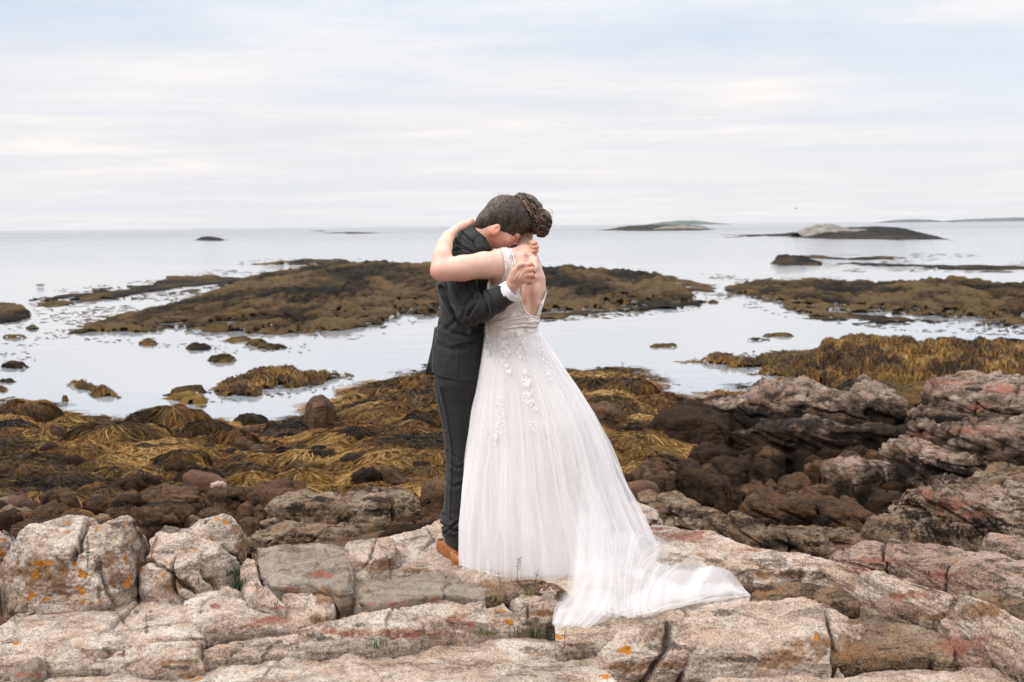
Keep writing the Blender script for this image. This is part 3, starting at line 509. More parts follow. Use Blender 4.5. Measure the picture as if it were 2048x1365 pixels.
# right of the dress
mid('dark red angular rock at the edge of the skirt, upper', M_BROWN, [(1172,825),(1184,806),(1205,803),(1226,808),(1243,832)], [(1176,852),(1205,858),(1242,850)], .4, e=.3, n=6)
mid('smooth red brick shaped rock beside the skirt', M_RED, [(1214,970),(1228,961),(1300,960),(1314,968),(1318,980)], [(1216,1004),(1260,1004),(1318,994)], .95, e=.3, n=12, crack=.2, strata=.2, rough=.4)
mid('dark rust coloured rock above the red brick shaped rock', M_BROWN, [(1235,948),(1270,934),(1330,938),(1352,950)], [(1240,966),(1300,970),(1352,972)], .82, e=.5)
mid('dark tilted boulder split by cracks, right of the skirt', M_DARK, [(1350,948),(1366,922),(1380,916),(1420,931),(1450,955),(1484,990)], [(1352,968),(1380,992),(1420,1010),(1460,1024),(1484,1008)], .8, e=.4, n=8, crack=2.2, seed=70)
mid('long mottled dark ledge running right from the skirt', M_TAN, [(1255,992),(1279,981),(1339,989),(1398,997),(1452,1018)], [(1260,1012),(1330,1034),(1400,1044),(1450,1040)], 1.1, e=.6, n=8, crack=1.8, seed=71, ledges=.08)
mid('mottled tan shelf of rock behind the pale slab', M_TAN, [(1325,1042),(1360,1028),(1450,1031),(1560,1045),(1640,1060),(1668,1082)], [(1330,1056),(1450,1078),(1560,1104),(1664,1108)], 1.35, e=.55, n=8, strata=1.6, crack=1.6, seed=72, ledges=.08)
mid('broad dark brown rock shelf in the middle right', M_BROWN, [(1470,1018),(1500,990),(1540,979),(1610,976),(1680,991),(1740,1016),(1780,1046)], [(1475,1042),(1600,1054),(1700,1058),(1775,1060)], 1.05, e=.5, n=8, strata=1.8, crack=1.6, seed=73, ledges=.08)
mid('flat layered rock between the broad shelf and the pale slab', M_TAN, [(1550,1058),(1640,1043),(1700,1050),(1742,1078)], [(1560,1070),(1650,1092),(1740,1092)], 1.3, e=.6, strata=1.6, ledges=.08)
mid('small rounded tan rock under the pink overhang', M_TAN, [(1722,1056),(1745,1030),(1800,1028),(1850,1045),(1868,1062)], [(1730,1070),(1800,1080),(1866,1076)], 1.15, e=.45, n=4)
mid('huge dark fronted outcrop behind the cave like hollow', M_CRAG, [(1420,870),(1450,850),(1490,838),(1520,831),(1550,834),(1600,829),(1680,833),(1750,836),(1830,848)], [(1430,925),(1560,945),(1680,950),(1830,925)], .15, e=.22, n=8, lean=.1, crack=1.5, lump=2.0, seed=74, ledges=.08)
mid('knobbly grey pink outcrop, leftmost of the big ones', M_CRAG, [(1400,825),(1432,795),(1480,772),(1518,747),(1560,741),(1612,745),(1650,765),(1692,790),(1722,820),(1736,838)], [(1405,838),(1500,848),(1600,848),(1736,844)], .55, e=.5, n=6, crack=2.0, lump=1.6, strata=1.4, seed=75, maxd=1.8, ledges=.13)
mid('white capped outcrop with a black hollow below, middle of the big ones', M_CRAG, [(1664,780),(1690,756),(1730,752),(1772,776),(1812,806),(1828,832)], [(1690,806),(1730,842),(1824,842)], .5, e=.45, n=6, crack=1.6, strata=1.6, seed=76, ledges=.13)
mid('big pink knobbly outcrop at the right edge', M_CRAG, [(1832,800),(1858,765),(1890,746),(1950,744),(2100,748)], [(1836,815),(1900,838),(1980,846),(2100,852)], .6, e=.5, n=8, crack=1.6, lump=1.5, strata=1.2, seed=78, ledges=.13)
mid('thin pink shelf below the big pink outcrop', M_CRAG, [(1818,826),(1840,808),(1880,812),(1940,820),(1980,832)], [(1822,834),(1900,842),(1976,844)], .7, e=.6, ledges=.13)
mid('orange and pink rock wall at the right edge', M_CRAG, [(1800,862),(1830,836),(1890,834),(1950,840),(2100,846)], [(1805,890),(1870,920),(1950,940),(2100,945)], .45, e=.3, n=8, lump=1.4, seed=79, ledges=.13)
mid('wedge shaped grey rock with a sunlit top edge', M_CRAG, [(1756,905),(1775,880),(1800,871),(1840,877),(1880,886),(1940,906),(1996,934)], [(1760,920),(1800,955),(1860,982),(1930,980),(1996,948)], .55, e=.28, n=7, crack=.8, seed=80, ledges=.08)
mid('pale rock ridge above the pink overhang', M_TAN, [(1918,962),(1955,937),(2000,926),(2100,924)], [(1925,978),(2000,985),(2100,990)], 1.0, e=.6, seed=81, ledges=.08)
mid('large pink overhanging rock at the right edge', M_CRAGN, [(1794,1000),(1808,972),(1850,961),(1900,962),(1960,966),(2000,957),(2100,962)], [(1797,1012),(1850,1040),(1920,1062),(2000,1084),(2100,1095)], 1.05, e=.4, n=8, strata=1.5, lump=1.5, seed=82, ledges=.10)
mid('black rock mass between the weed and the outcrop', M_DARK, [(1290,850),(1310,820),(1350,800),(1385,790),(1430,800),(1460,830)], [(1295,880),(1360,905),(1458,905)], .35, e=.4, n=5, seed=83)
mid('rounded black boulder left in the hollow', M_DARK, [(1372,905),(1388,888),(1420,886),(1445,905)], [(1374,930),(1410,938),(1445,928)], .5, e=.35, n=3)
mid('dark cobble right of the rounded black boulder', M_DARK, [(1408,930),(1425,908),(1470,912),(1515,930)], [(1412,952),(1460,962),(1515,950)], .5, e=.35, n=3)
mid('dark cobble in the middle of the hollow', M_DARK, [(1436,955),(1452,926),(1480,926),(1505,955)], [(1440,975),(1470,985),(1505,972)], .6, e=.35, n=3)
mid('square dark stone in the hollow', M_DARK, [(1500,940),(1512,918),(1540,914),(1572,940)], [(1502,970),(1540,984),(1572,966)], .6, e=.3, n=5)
mid('broad black block with a faint pale face in the hollow', M_CRAG, [(1640,935),(1668,918),(1720,914),(1770,918),(1794,940)], [(1645,975),(1710,992),(1794,980)], .55, e=.25, n=6, seed=84)
mid('small conical stone above the broad black block', M_BROWN, [(1722,918),(1740,897),(1756,900),(1770,920)], [(1724,924),(1750,928),(1770,924)], .75, e=.3, n=3, crack=.4)
mid('small domed stone left of the conical one', M_BROWN, [(1664,922),(1690,898),(1712,900),(1728,922)], [(1668,928),(1700,932),(1728,928)], .75, e=.35, n=3, crack=.4)
rr_ = np.random.default_rng(404)
def rrock(px, py, w_, h_, mat, g, label, group, **k):
    xs_ = np.linspace(-1, 1, 7); a_ = [(px + x * w_, py - h_ * (1 - abs(x) ** 2.2) * rr_.uniform(.65, 1.1)) for x in xs_]; b_ = [(px + x * w_, py + h_ * .45 * (1 - abs(x) ** 2) * rr_.uniform(.7, 1.1) + 3) for x in xs_]
    cw_ = {'black_wet_shade_rock': 'black', 'brown_tidal_rock': 'brown', 'tan_gneiss': 'tan'}[mat.name]; sw_ = 'tiny' if w_ < 16 else 'small' if w_ < 27 else 'fair sized' if w_ < 40 else 'bulky'
    label = autolabel(px, py, f'{sw_} {cw_} {label}')
    mid(label, mat, a_, b_, g, group=group, step=2.4, e=float(rr_.uniform(.3, .55)), n=float(rr_.uniform(3, 8)), **k)
for i in range(46):
    px = float(rr_.uniform(1335, 1800)); py = float(rr_.uniform(880, 1015)); t_ = (py - 880) / 135; w_ = float(rr_.uniform(18, 46)) * (.7 + .6 * t_)
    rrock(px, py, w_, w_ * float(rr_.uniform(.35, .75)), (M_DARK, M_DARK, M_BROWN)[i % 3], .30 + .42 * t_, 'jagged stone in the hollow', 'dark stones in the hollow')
for (x_, y_, w1, h1) in [(1590, 975, 42, 34), (1545, 985, 38, 26), (1635, 985, 36, 26)]: rrock(x_, y_, w1, h1, M_BROWN, .62, 'jagged stone in the hollow', 'dark stones in the hollow')
for i in range(30):
    px = float(rr_.uniform(-10, 880)); py = float(rr_.uniform(985, 1050)); w_ = float(rr_.uniform(16, 44))
    rrock(px, py, w_, w_ * float(rr_.uniform(.35, .6)), (M_BROWN, M_BROWN, M_DARK, M_TAN)[i % 4], .82 + .2 * (py - 985) / 65, 'stone', 'small stones behind the ledge')
for i in range(44):
    px = float(rr_.uniform(-10, 890)) if i % 4 else float(rr_.uniform(1180, 1400)); py = float(rr_.uniform(845, 985)); t_ = (py - 845) / 140; w_ = float(rr_.uniform(10, 30)) * (.8 + .7 * t_)
    d_ = 12.; 
    for _ in range(8):
        r_ = ray(px, py); X_ = r_[0] / r_[1] * d_; gz_ = max(float(gshore(np.array(X_), np.array(d_))), 0) + .10; d_ = (CAM[2] - gz_) / (-r_[2] / r_[1])
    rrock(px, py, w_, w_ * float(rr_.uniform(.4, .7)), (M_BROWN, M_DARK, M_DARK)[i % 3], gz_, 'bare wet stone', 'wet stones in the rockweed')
# ================================================================== WEED
def fronds(G, Nn, count, L, width, jit=0.35, tone=0.45, seeds=None, seg=6, lift=0.01, vdir=1, rng=None, spread=.4, grav=0.0):
    """long strands that follow the grid lines of a surface from v to larger v"""
    rng = rng or RNG; nu, nv = G.shape[:2]
    u = rng.random(count) * (nu - 1); v = rng.random(count) ** 0.8 * (nv - 1)
    dl = np.linalg.norm(np.diff(G, axis=1), axis=-1).mean() + 1e-6
    du = np.linalg.norm(np.diff(G, axis=0), axis=-1).mean() + 1e-6
    Ls = L * (0.5 + rng.random(count)); ang = rng.normal(0, spread, count)
    s = np.linspace(0, 1, seg)[None]; bend = rng.normal(0, jit, count)[:, None] * s * s + ang[:, None] * s
    vv = v[:, None] + vdir * s * Ls[:, None] / dl; uu = u[:, None] + np.cumsum(bend, 1) / seg * Ls[:, None] / du
    ok = np.clip(vv, 0, nv - 1.01), np.clip(uu, 0, nu - 1.01)
    i = ok[1].astype(int); j = ok[0].astype(int); fi = (ok[1] - i)[..., None]; fj = (ok[0] - j)[..., None]
    def S(A): return (A[i, j] * (1 - fi) + A[i + 1, j] * fi) * (1 - fj) + (A[i, j + 1] * (1 - fi) + A[i + 1, j + 1] * fi) * fj
    p = S(G); nn = S(Nn); h = lift * (0.3 + 1.5 * rng.random(count))[:, None] * np.sin(np.pi * (0.15 + 0.8 * s)); p = p + nn * h[..., None]
    T = np.gradient(p, axis=1); side = np.cross(T, nn); side /= np.maximum(np.linalg.norm(side, axis=-1, keepdims=True), 1e-9)
    rr = rng.normal(0, .6, count)[:, None, None]; side = side * np.cos(rr) + nn * np.sin(rr)
    w = width * (0.6 + 0.8 * rng.random(count))[:, None] * np.clip(1.25 - s, 0.3, 1)
    V, Q = ribbons(p, w, side)
    tn = tone + 0.30 * fbm(p[:, 0] * 2.2, 3, 77) * 2 + rng.normal(0, 0.12, count)
    return V, Q, np.repeat(np.clip(tn, 0, 1), seg * 2)
def merge(parts):
    Vs, Qs, Ts, o = [], [], [], 0
    for V, Q, T in parts: Vs.append(V); Qs.append(Q + o); Ts.append(T); o += len(V)
    return np.concatenate(Vs), np.concatenate(Qs), np.concatenate(Ts)
# ground mat: heightfield following the shore with lumps of hidden cobbles
uy = np.linspace(0, 1, 460); ux = np.linspace(-0.84, 0.84, 820)
Ym = 7.6 * (27 / 7.6) ** uy; UX, YM = np.meshgrid(ux, Ym, indexing='ij'); XM = UX * YM * 1.0
PM = np.stack([XM, YM, YM * 0], -1); pxm = CX + F * XM / YM
bas = gshore(XM, YM); qx = PM * np.array([1.0, .8, 1])
cob = np.sqrt(np.clip(np.abs(fbm(qx * 1.3, 2, 42)) * 3, 0, 1.6)) - .6; cob2 = np.sqrt(np.clip(np.abs(fbm(qx * 3.4, 2, 44)) * 3, 0, 1.6)) - .6
Hm = bas + 0.13 * cob + 0.06 * cob2 + 0.025 * fbm(PM * 9, 3, 5) - 0.0 - .10 * sstep(.12, -.02, bas)
fadeR = sstep(1400, 1480, pxm) * sstep(19, 16, YM); Hm -= 0.5 * fadeR
Hm -= 0.5 * sstep(9.2, 8.2, YM)
PM[..., 2] = Hm; VM = PM.reshape(-1, 3); QM = gridq(*PM.shape[:2])
keep = (Hm.reshape(-1)[QM] > -0.12).any(1)
link('seaweed_carpet', mesh_np('seaweed_carpet', VM, QM[keep], M_WEEDG, attrs={'tone': 0.10 * fbm(VM * 0.8, 3, 9) - 0.02}), kind='stuff', label='golden brown rockweed carpet over the shore stones', cat='seaweed', origin=False)
NM = gnormals(PM); NM = np.where(NM[..., 2:] < 0, -NM, NM)
def mat_fronds(count, L, wd, seed, dirang):
    rng = np.random.default_rng(seed); nu, nv = PM.shape[:2]
    i = rng.integers(0, nu - 1, count * 3); j = (rng.random(count * 3) ** 1.0 * (nv - 1)).astype(int)
    p0 = PM[i, j]; ok = (p0[:, 2] > -0.02) & (pxm[i, j] > -500) & (pxm[i, j] < 1500) & (fadeR[i, j] < .4); p0 = p0[ok][:count]
    n = len(p0); seg = 6; p = np.zeros((n, seg, 3)); p[:, 0] = p0; a = dirang + 1.2 * fbm(p0 * 0.9, 2, seed) * 2 + rng.normal(0, .55, n)
    LL = L * (0.5 + rng.random(n)) / seg
    def hz(x, y):
        ii = np.clip((x / y + 0.84) / 1.68 * (nu - 1), 0, nu - 1.01); jj = np.clip(np.log(y / 7.6) / np.log(27 / 7.6) * (nv - 1), 0, nv - 1.01)
        a_, b_ = ii.astype(int), jj.astype(int); fa, fb = ii - a_, jj - b_
        return (Hm[a_, b_] * (1 - fa) + Hm[a_ + 1, b_] * fa) * (1 - fb) + (Hm[a_, b_ + 1] * (1 - fa) + Hm[a_ + 1, b_ + 1] * fa) * fb
    e = .06
    for k in range(1, seg):
        x, y = p[:, k - 1, 0], p[:, k - 1, 1]; gx = (hz(x + e, y) - hz(x - e, y)) / (2 * e); gy = (hz(x, y + e) - hz(x, y - e)) / (2 * e)
        dx = np.cos(a) * .35 - gx * 1.6; dy = np.sin(a) * .35 - gy * 1.6; m = np.sqrt(dx * dx + dy * dy) + 1e-6; a = a + rng.normal(0, .25, n)
        p[:, k, 0] = x + dx / m * LL; p[:, k, 1] = y + dy / m * LL
        p[:, k, 2] = np.maximum(hz(p[:, k, 0], p[:, k, 1]), 0.0)
    s = np.linspace(0, 1, seg)[None]; p[..., 2] = np.maximum(hz(p[..., 0], p[..., 1]), 0.0) + (0.012 + 0.03 * rng.random(n))[:, None] * np.sin(np.pi * (0.1 + 0.85 * s))
    T = np.gradient(p, axis=1); side = np.cross(T, np.array([0, 0, 1.0])); side /= np.maximum(np.linalg.norm(side, axis=-1, keepdims=True), 1e-9)
    rr = rng.normal(0, .5, n)[:, None, None]; side = side * np.cos(rr) + np.array([0, 0, 1.0]) * np.sin(rr)
    w = (wd * (0.5 + rng.random(n)) * (p0[:, 1] / 13))[:, None] * np.clip(1.3 - s, .35, 1)
    V, Q = ribbons(p, w, side); tn = 0.52 + 0.5 * fbm(p0 * np.array([.9, .9, 1]), 3, 77) * 1.6 + rng.normal(0, .13, n)
    return V, Q, np.repeat(np.clip(tn, 0, 1), seg * 2)
V, Q, T = merge([mat_fronds(135000, .40, .0085, 5, -1.2), mat_fronds(68000, .55, .010, 6, -1.9)])
link('seaweed_fronds', mesh_np('seaweed_fronds', V, Q, M_FROND, attrs={'tone': T}), kind='stuff', label='loose golden rockweed strands combed over the shore', cat='seaweed', origin=False)
GM = 'rockweed covered boulders on the near shore'
def mound(px, ytop, hw, hpx, label, mat=None, tone=.42, g=None, n=None, cnt=900, seed=None, d=None, grp=GM, golden=False):
    """boulder hidden under hanging rockweed: dome grid, centre to rim"""
    seed = seed or int(px + ytop); rng = np.random.default_rng(seed)
    yb = ytop + hpx
    if d is None:
        d = 15.0
        for _ in range(12):
            r = ray(px, yb); X = r[0] / r[1] * d; gz = float(gshore(np.array(X), np.array(d))); gz = max(gz, 0.0) if g is None else g
            d = (CAM[2] - gz) / max(-r[2] / r[1], 1e-3)
    else: gz = g
    rx = hw * d / F; h = hpx * 0.66 * d / F; ry = min(rx * .85, h * 2.2)
    c = P(px, yb, d); c[2] = gz - 0.08; c[1] += ry * .55
    nu, nv = 72, 34; th = np.linspace(0, 2 * np.pi, nu); t = np.linspace(0, 1.12, nv)
    TH, TT = np.meshgrid(th, t, indexing='ij'); ell = 1 + .34 * noise(np.stack([np.cos(TH) * 1.5 + seed, np.sin(TH) * 1.5, TT * 0], -1), 3) 
    R = np.sin(np.minimum(TT, 1) * np.pi / 2) ** 1.0 * ell + np.maximum(TT - 1, 0) * 1.3
    Z = np.cos(np.minimum(TT, 1) * np.pi / 2) ** .75 * (h + .08)
    G = np.stack([c[0] + rx * R * np.cos(TH), c[1] + ry * R * np.sin(TH), c[2] + Z - np.maximum(TT - 1, 0) * .5], -1)
    Nn = gnormals(G); Nn = np.where(Nn[..., 2:] < 0, -Nn, Nn)
    amp = .30 * h * fbm(G * 2.2 / max(rx, .15), 3, seed) + .05 * h * fbm(G * 14, 3, seed + 2)
    k = np.stack([np.cos(TH) * 7 + seed, np.sin(TH) * 7, TT * .6], -1); amp += .06 * h * noise(k, 5) * sstep(.1, .5, TT)
    G = G + Nn * amp[..., None]; G[-1] = G[0]
    V = G.reshape(-1, 3)
    o = link('seaweed_mound', mesh_np('seaweed_mound', V, gridq(nu, nv), mat or (M_WEEDG if golden else M_WEED), attrs={'tone': np.full(len(V), (tone - .5) * .35)}), label=label, cat='seaweed mound', group=grp)
    V, Q, T = fronds(G, Nn, int(cnt * 1.9), rx * .75, .00075 * d, tone=tone, lift=.05 * h + .012, rng=rng, spread=.8, jit=.6)
    link('fronds', mesh_np('fronds', V, Q, M_FROND, attrs={'tone': T}), parent=o)
    return o
for a in [(40,793,75,50,'wide low weed mound topmost at the left edge, by the water',.42),(18,838,58,30,'dark weed hump below the mound at the left edge',.25),(335,802,86,62,'biggest dome of rockweed standing against the water',.4),
    (205,836,115,60,'long golden hump of rockweed left of the biggest dome',.55),(292,838,36,44,'nearly black round mound in front of the biggest dome',.08),(405,835,56,46,'brown hump leaning on the right of the biggest dome',.38),
    (462,852,60,50,'shaggy golden tuft shaped mound right of the domes',.62),(492,825,36,26,'dark low mound at the tip of the water inlet',.1),(310,884,58,36,'dark sloping mound with frosted weed',.2),(362,890,52,48,'brown mound with strands falling both ways',.4),
    (140,892,85,32,'broad golden carpet hump on the left',.6),(52,962,62,26,'black weedy hump at the left edge, lower',.15),(585,888,46,34,'olive domed mound below the upright boulder',.4),(572,866,30,20,'small dark cobble under weed beside the upright boulder',.12),
    (636,892,44,30,'second olive mound right of the first',.42),(716,848,50,38,'dark tangled mound behind the upright boulder',.2),(842,748,46,34,'mound of weed touching the jacket tail',.3),(775,805,40,24,'low golden hump near the inlet',.5),
    (690,836,40,34,'dark weed clump at the right of the upright boulder',.18),(845,820,48,34,'brown mound behind the trousers',.35),(520,905,55,34,'low grey golden hump in the middle',.5),(600,930,60,52,'golden heap hanging over a dark stone',.6),(500,940,55,44,'golden heap right of the red stone',.62),
    (865,880,42,34,'grey brown tuft beside the trouser leg',.35),(1190,752,55,40,'dark weedy mound at the right of the skirt',.28),(1265,752,66,42,'highest rockweed dome right of the skirt',.36),(1318,786,52,26,'low golden mound next to the right inlet',.48),(1225,790,50,26,'golden hump below the highest right dome',.5),
    (1258,868,30,28,'yellow weed cascade right of the skirt, upper',.72),(1282,892,40,36,'yellow weed cascade over a black stone, lower',.7),(1232,905,34,26,'yellow brown tuft right by the skirt',.6)]:
    mound(*a[:5], tone=a[5], golden=a[5] > .5, cnt=1500 if a[2] > 40 else 800)
rs = np.random.default_rng(99)
for k in range(74):
    px = float(rs.uniform(-20, 890)) if k % 5 else float(rs.uniform(1160, 1350)); py = float(rs.uniform(842, 985)) if px < 900 else float(rs.uniform(800, 935))
    sc = 0.6 + (py - 800) / 260; hw = float(rs.uniform(16, 40)) * sc; tn = float(np.clip(rs.normal(.42, .2), .05, .8))
    mound(px, py, hw, hw * float(rs.uniform(.38, .6)), autolabel(px, py, ('black' if tn < .25 else 'dark brown' if tn < .42 else 'olive brown' if tn < .55 else 'golden') + ' shaggy weed hump'), tone=tn, golden=tn > .5, cnt=420, seed=300 + k, grp='small weedy cobbles')
# ---- bars and islands out on the water
def weedbar(name, label, poly, ridge, mat=M_WEEDF, cat='weed bar', frac=2.2, lump=.35, fringe=.12, h0=0.05, seed=1, ragged=1.0, lumpscale=1.0, group=None, split=None, step=(3.0, 1.3), attrs=False, tone0=0.0, frond=None):
    """poly: outline on the water in photo px; ridge: [(px, height m)] crest heights"""
    poly = np.array(poly, float); x0, y0 = poly.min(0) - 12; x1, y1 = poly.max(0) + 8
    nx, ny = int(np.clip((x1 - x0) / step[0], 12, 420)), int(np.clip((y1 - y0) / step[1], 8, 140))
    PX, PY = np.meshgrid(np.linspace(x0, x1, nx), np.linspace(y0, y1, ny), indexing='ij')
    A = poly; Bp = np.roll(poly, -1, 0); sx = 1.0; sy = frac
    ins = np.zeros(PX.shape, bool); dist = np.full(PX.shape, 1e9)
    for a, b_ in zip(A, Bp):
        c = ((a[1] > PY) != (b_[1] > PY)) & (PX < (b_[0] - a[0]) * (PY - a[1]) / (b_[1] - a[1] + 1e-9) + a[0]); ins ^= c
        ab = (b_ - a) * [sx, sy]; ap0 = (PX - a[0]) * sx; ap1 = (PY - a[1]) * sy; t = np.clip((ap0 * ab[0] + ap1 * ab[1]) / (ab @ ab + 1e-9), 0, 1)
        dist = np.minimum(dist, np.hypot(ap0 - t * ab[0], ap1 - t * ab[1]))
    sd_ = np.where(ins, dist, -dist)
    W = PZ(PX, PY, 0.0); rg = np.array(ridge, float); Hc = np.interp(PX, rg[:, 0], rg[:, 1])
    yfr = np.where(ins, PY, -1).max(1, keepdims=True); ybk = np.where(ins, PY, 1e9).min(1, keepdims=True); tf = np.clip((yfr - PY) / np.maximum(yfr - ybk, 1), 0, 1)
    md = max(sd_.max(), 1); env = sstep(0, min(md * .8, 14), sd_) * (.12 + .88 * sstep(.25, .85, tf))
    dd = W[..., 1:2] / 40.0
    q = W / (np.median(W[..., 1]) / 40.0) * np.array([1, .42, 1]) * lumpscale
    rag = fbm(q * np.array([.8, 1, 1]) * 1.1, 4, seed + 3, .6)
    lm = np.sqrt(np.clip(np.abs(fbm(q * 1.3 + .4 * fbm(q * 2.1, 2, seed + 1)[..., None], 2, seed, .5)) * 3.0, .02, 1.4))
    Z = Hc * env * (.82 + .25 * rag) + (np.minimum(Hc, .45) * .6 * lump * (lm - .55) + .07 * fbm(q * 3.2, 4, seed + 8, .65)) * sstep(0, 12, sd_) * (Hc > .01) + h0 * sstep(-fringe * md - 2, md * .25, sd_ ) + ragged * .10 * rag * (1 - .5 * env) - h0 * .55 - .05 * sstep(0, -.5, rag) * (1 - env) + .05 * lm * sstep(0, md * .3, sd_)
    rag2 = fbm(q * np.array([1.1, 4.5, 1]), 4, seed + 60, .6); Z -= .22 * sstep(.12, -.30, rag2) * sstep(.42, .0, env) * (1 if len(poly) > 7 else .3)
    Z = np.where(sd_ < -10, -1, Z)
    W[..., 2] = Z; V = W.reshape(-1, 3); Q = gridq(nx, ny); Q = Q[:, ::-1]; keep = (Z.reshape(-1)[Q] > -.03).all(1); Gk = W.copy()
    at = dict(lichen=np.zeros(len(V)), red=np.zeros(len(V)), brown=np.zeros(len(V)), black=np.zeros(len(V))) if attrs else {'tone': .16 * rag.reshape(-1) + .30 * fbm(q * .45, 3, seed + 30).reshape(-1) - .04 - .06 * sstep(.25, .9, Z.reshape(-1)) + .16 * (lm.reshape(-1) - .55) + .05 + tone0}
    V[:, 2] = np.maximum(V[:, 2], -.08)
    Qk = largest(Q[keep], len(V)) if max(r[1] for r in ridge) > 0 else Q[keep]; me = mesh_np(name, V, Qk, mat, attrs=at)
    if frond:
        Nk = gnormals(Gk); Nk = np.where(Nk[..., 2:] < 0, -Nk, Nk); Vf, Qf, Tf = fronds(Gk, Nk, frond[0], frond[1], frond[2], tone=frond[3], lift=.03, rng=np.random.default_rng(seed), spread=.5, jit=.5); zf = Vf.reshape(-1, 12, 3); ok_ = (zf[..., 2].min(1) > -.03) & (np.abs(zf[:, 0, 1] - zf[:, -1, 1]) < 2.5); Qf = Qf.reshape(-1, 5, 4)[ok_].reshape(-1, 4)
        o_ = link(name, me, label=label, cat=cat, group=group); link('fronds', mesh_np('fronds', Vf, Qf, M_FROND, attrs={'tone': Tf}), parent=o_)['kind'] = 'stuff'; return o_
    return link(name, me, label=label, cat=cat, group=group, kind='stuff' if max(r[1] for r in ridge) <= 0 else None)
BG = 'weed patches in the shallow water'
weedbar('weed_bar', 'largest brown weed covered bar, running behind the couple', [(115,672),(170,652),(230,632),(330,612),(420,592),(470,576),(520,562),(640,548),(760,544),(900,548),(1100,556),(1250,556),(1330,566),(1400,596),(1385,612),(1200,622),(1060,632),(900,634),(800,636),(760,655),(640,668),(500,672),(360,668),(240,680)],
    [(100,.08),(330,.15),(450,.40),(520,.62),(600,.80),(700,.98),(790,1.0),(840,.92),(1000,.85),(1130,.85),(1250,.75),(1330,.55),(1400,.3)], lump=.55, seed=2, step=(2.6, 1.0), lumpscale=1.4)
weedbar('weed_bar', 'thin dark spit at the far left end of the largest bar', [(510,530),(560,525),(640,523),(700,524),(700,530),(600,532)], [(510,.1),(560,.35),(700,.5)], seed=3)
weedbar('weed_bar', 'floating tan weed fringe left of the largest bar', [(60,605),(120,588),(250,578),(330,556),(420,548),(520,556),(480,572),(400,590),(300,600),(200,610),(100,612)], [(0,0)], seed=4, h0=.03, ragged=1.5)
weedbar('weed_bar', 'small weed bank at the left edge of the photo', [(-40,618),(30,616),(70,628),(60,642),(0,652),(-40,655)], [(-40,.4),(30,.35),(70,.1)], seed=5)
weedbar('weed_bar', 'long weed covered bar on the right', [(1440,574),(1520,566),(1620,562),(1740,572),(1850,578),(2100,585),(2100,660),(2048,650),(1900,640),(1750,634),(1600,628),(1560,612),(1500,600),(1450,588)],
    [(1440,.1),(1530,.25),(1650,.25),(1780,.30),(1850,.62),(1900,.66),(2000,.5),(2100,.5)], lump=.55, seed=6, step=(2.6, 1.0), lumpscale=1.4)
weedbar('weed_bar', 'flat tan weed fringe in front of the long right bar', [(1540,606),(1620,620),(1750,632),(1900,642),(2100,655),(2100,662),(1900,652),(1760,650),(1640,640),(1570,622)], [(0,0)], seed=7, h0=.04)
weedbar('weed_bar', 'thin tan weed line beneath the right end of the largest bar', [(1000,634),(1150,624),(1350,608),(1420,600),(1400,616),(1240,630),(1100,640),(1000,644)], [(0,0)], seed=8, h0=.05)
weedbar('weed_bar', 'floating weed streaks behind the largest bar on the right', [(1240,552),(1320,548),(1400,562),(1440,580),(1380,584),(1300,570)], [(0,0)], seed=9, h0=.02, ragged=1.4)
weedbar('weed_bar', 'golden weedy hill beyond the right outcrops', [(1560,742),(1640,722),(1700,716),(1900,722),(2110,728),(2110,820),(1900,805),(1700,800),(1600,780)],
    [(1560,.1),(1640,.35),(1660,.56),(1700,.60),(1900,.55),(2110,.52)], mat=M_WEEDG, lump=.6, frond=(30000, .55, .016, .55), seed=10, step=(2.2, 1.2), lumpscale=1.2)
weedbar('weed_bar', 'flat weed tongue left of the golden hill', [(1350,724),(1450,716),(1560,712),(1680,712),(1700,760),(1600,770),(1520,750),(1440,738)], [(1350,.02),(1500,.07),(1680,.2)], mat=M_WEEDG, frond=(6000, .5, .016, .5), seed=11, h0=.05)
weedbar('weed_bar', 'low weedy islet in front of the water inlet, centre left', [(415,778),(480,758),(560,748),(640,752),(700,752),(650,768),(560,784),(500,798),(430,792)], [(415,.04),(560,.13),(620,.10),(700,.04)], mat=M_WEEDG, frond=(6000, .6, .018, .55), seed=12, lump=.6)
weedbar('weed_bar', 'hooked weed patch in the left shallows', [(120,768),(170,764),(190,772),(225,788),(235,794),(180,796),(140,792),(150,780)], [(120,.05),(230,.05)], mat=M_WEEDG, frond=(1500, .5, .018, .6), seed=13)
weedbar('weed_bar', 'small dark weed patch beside the islet', [(325,792),(360,782),(405,780),(415,786),(380,792)], [(325,.05),(400,.08)], seed=14)
weedbar('weed_bar', 'pale weed patch touching the biggest dome', [(330,798),(380,792),(415,804),(405,812),(360,808)], [(330,.05),(400,.05)], mat=M_WEEDG, seed=15)
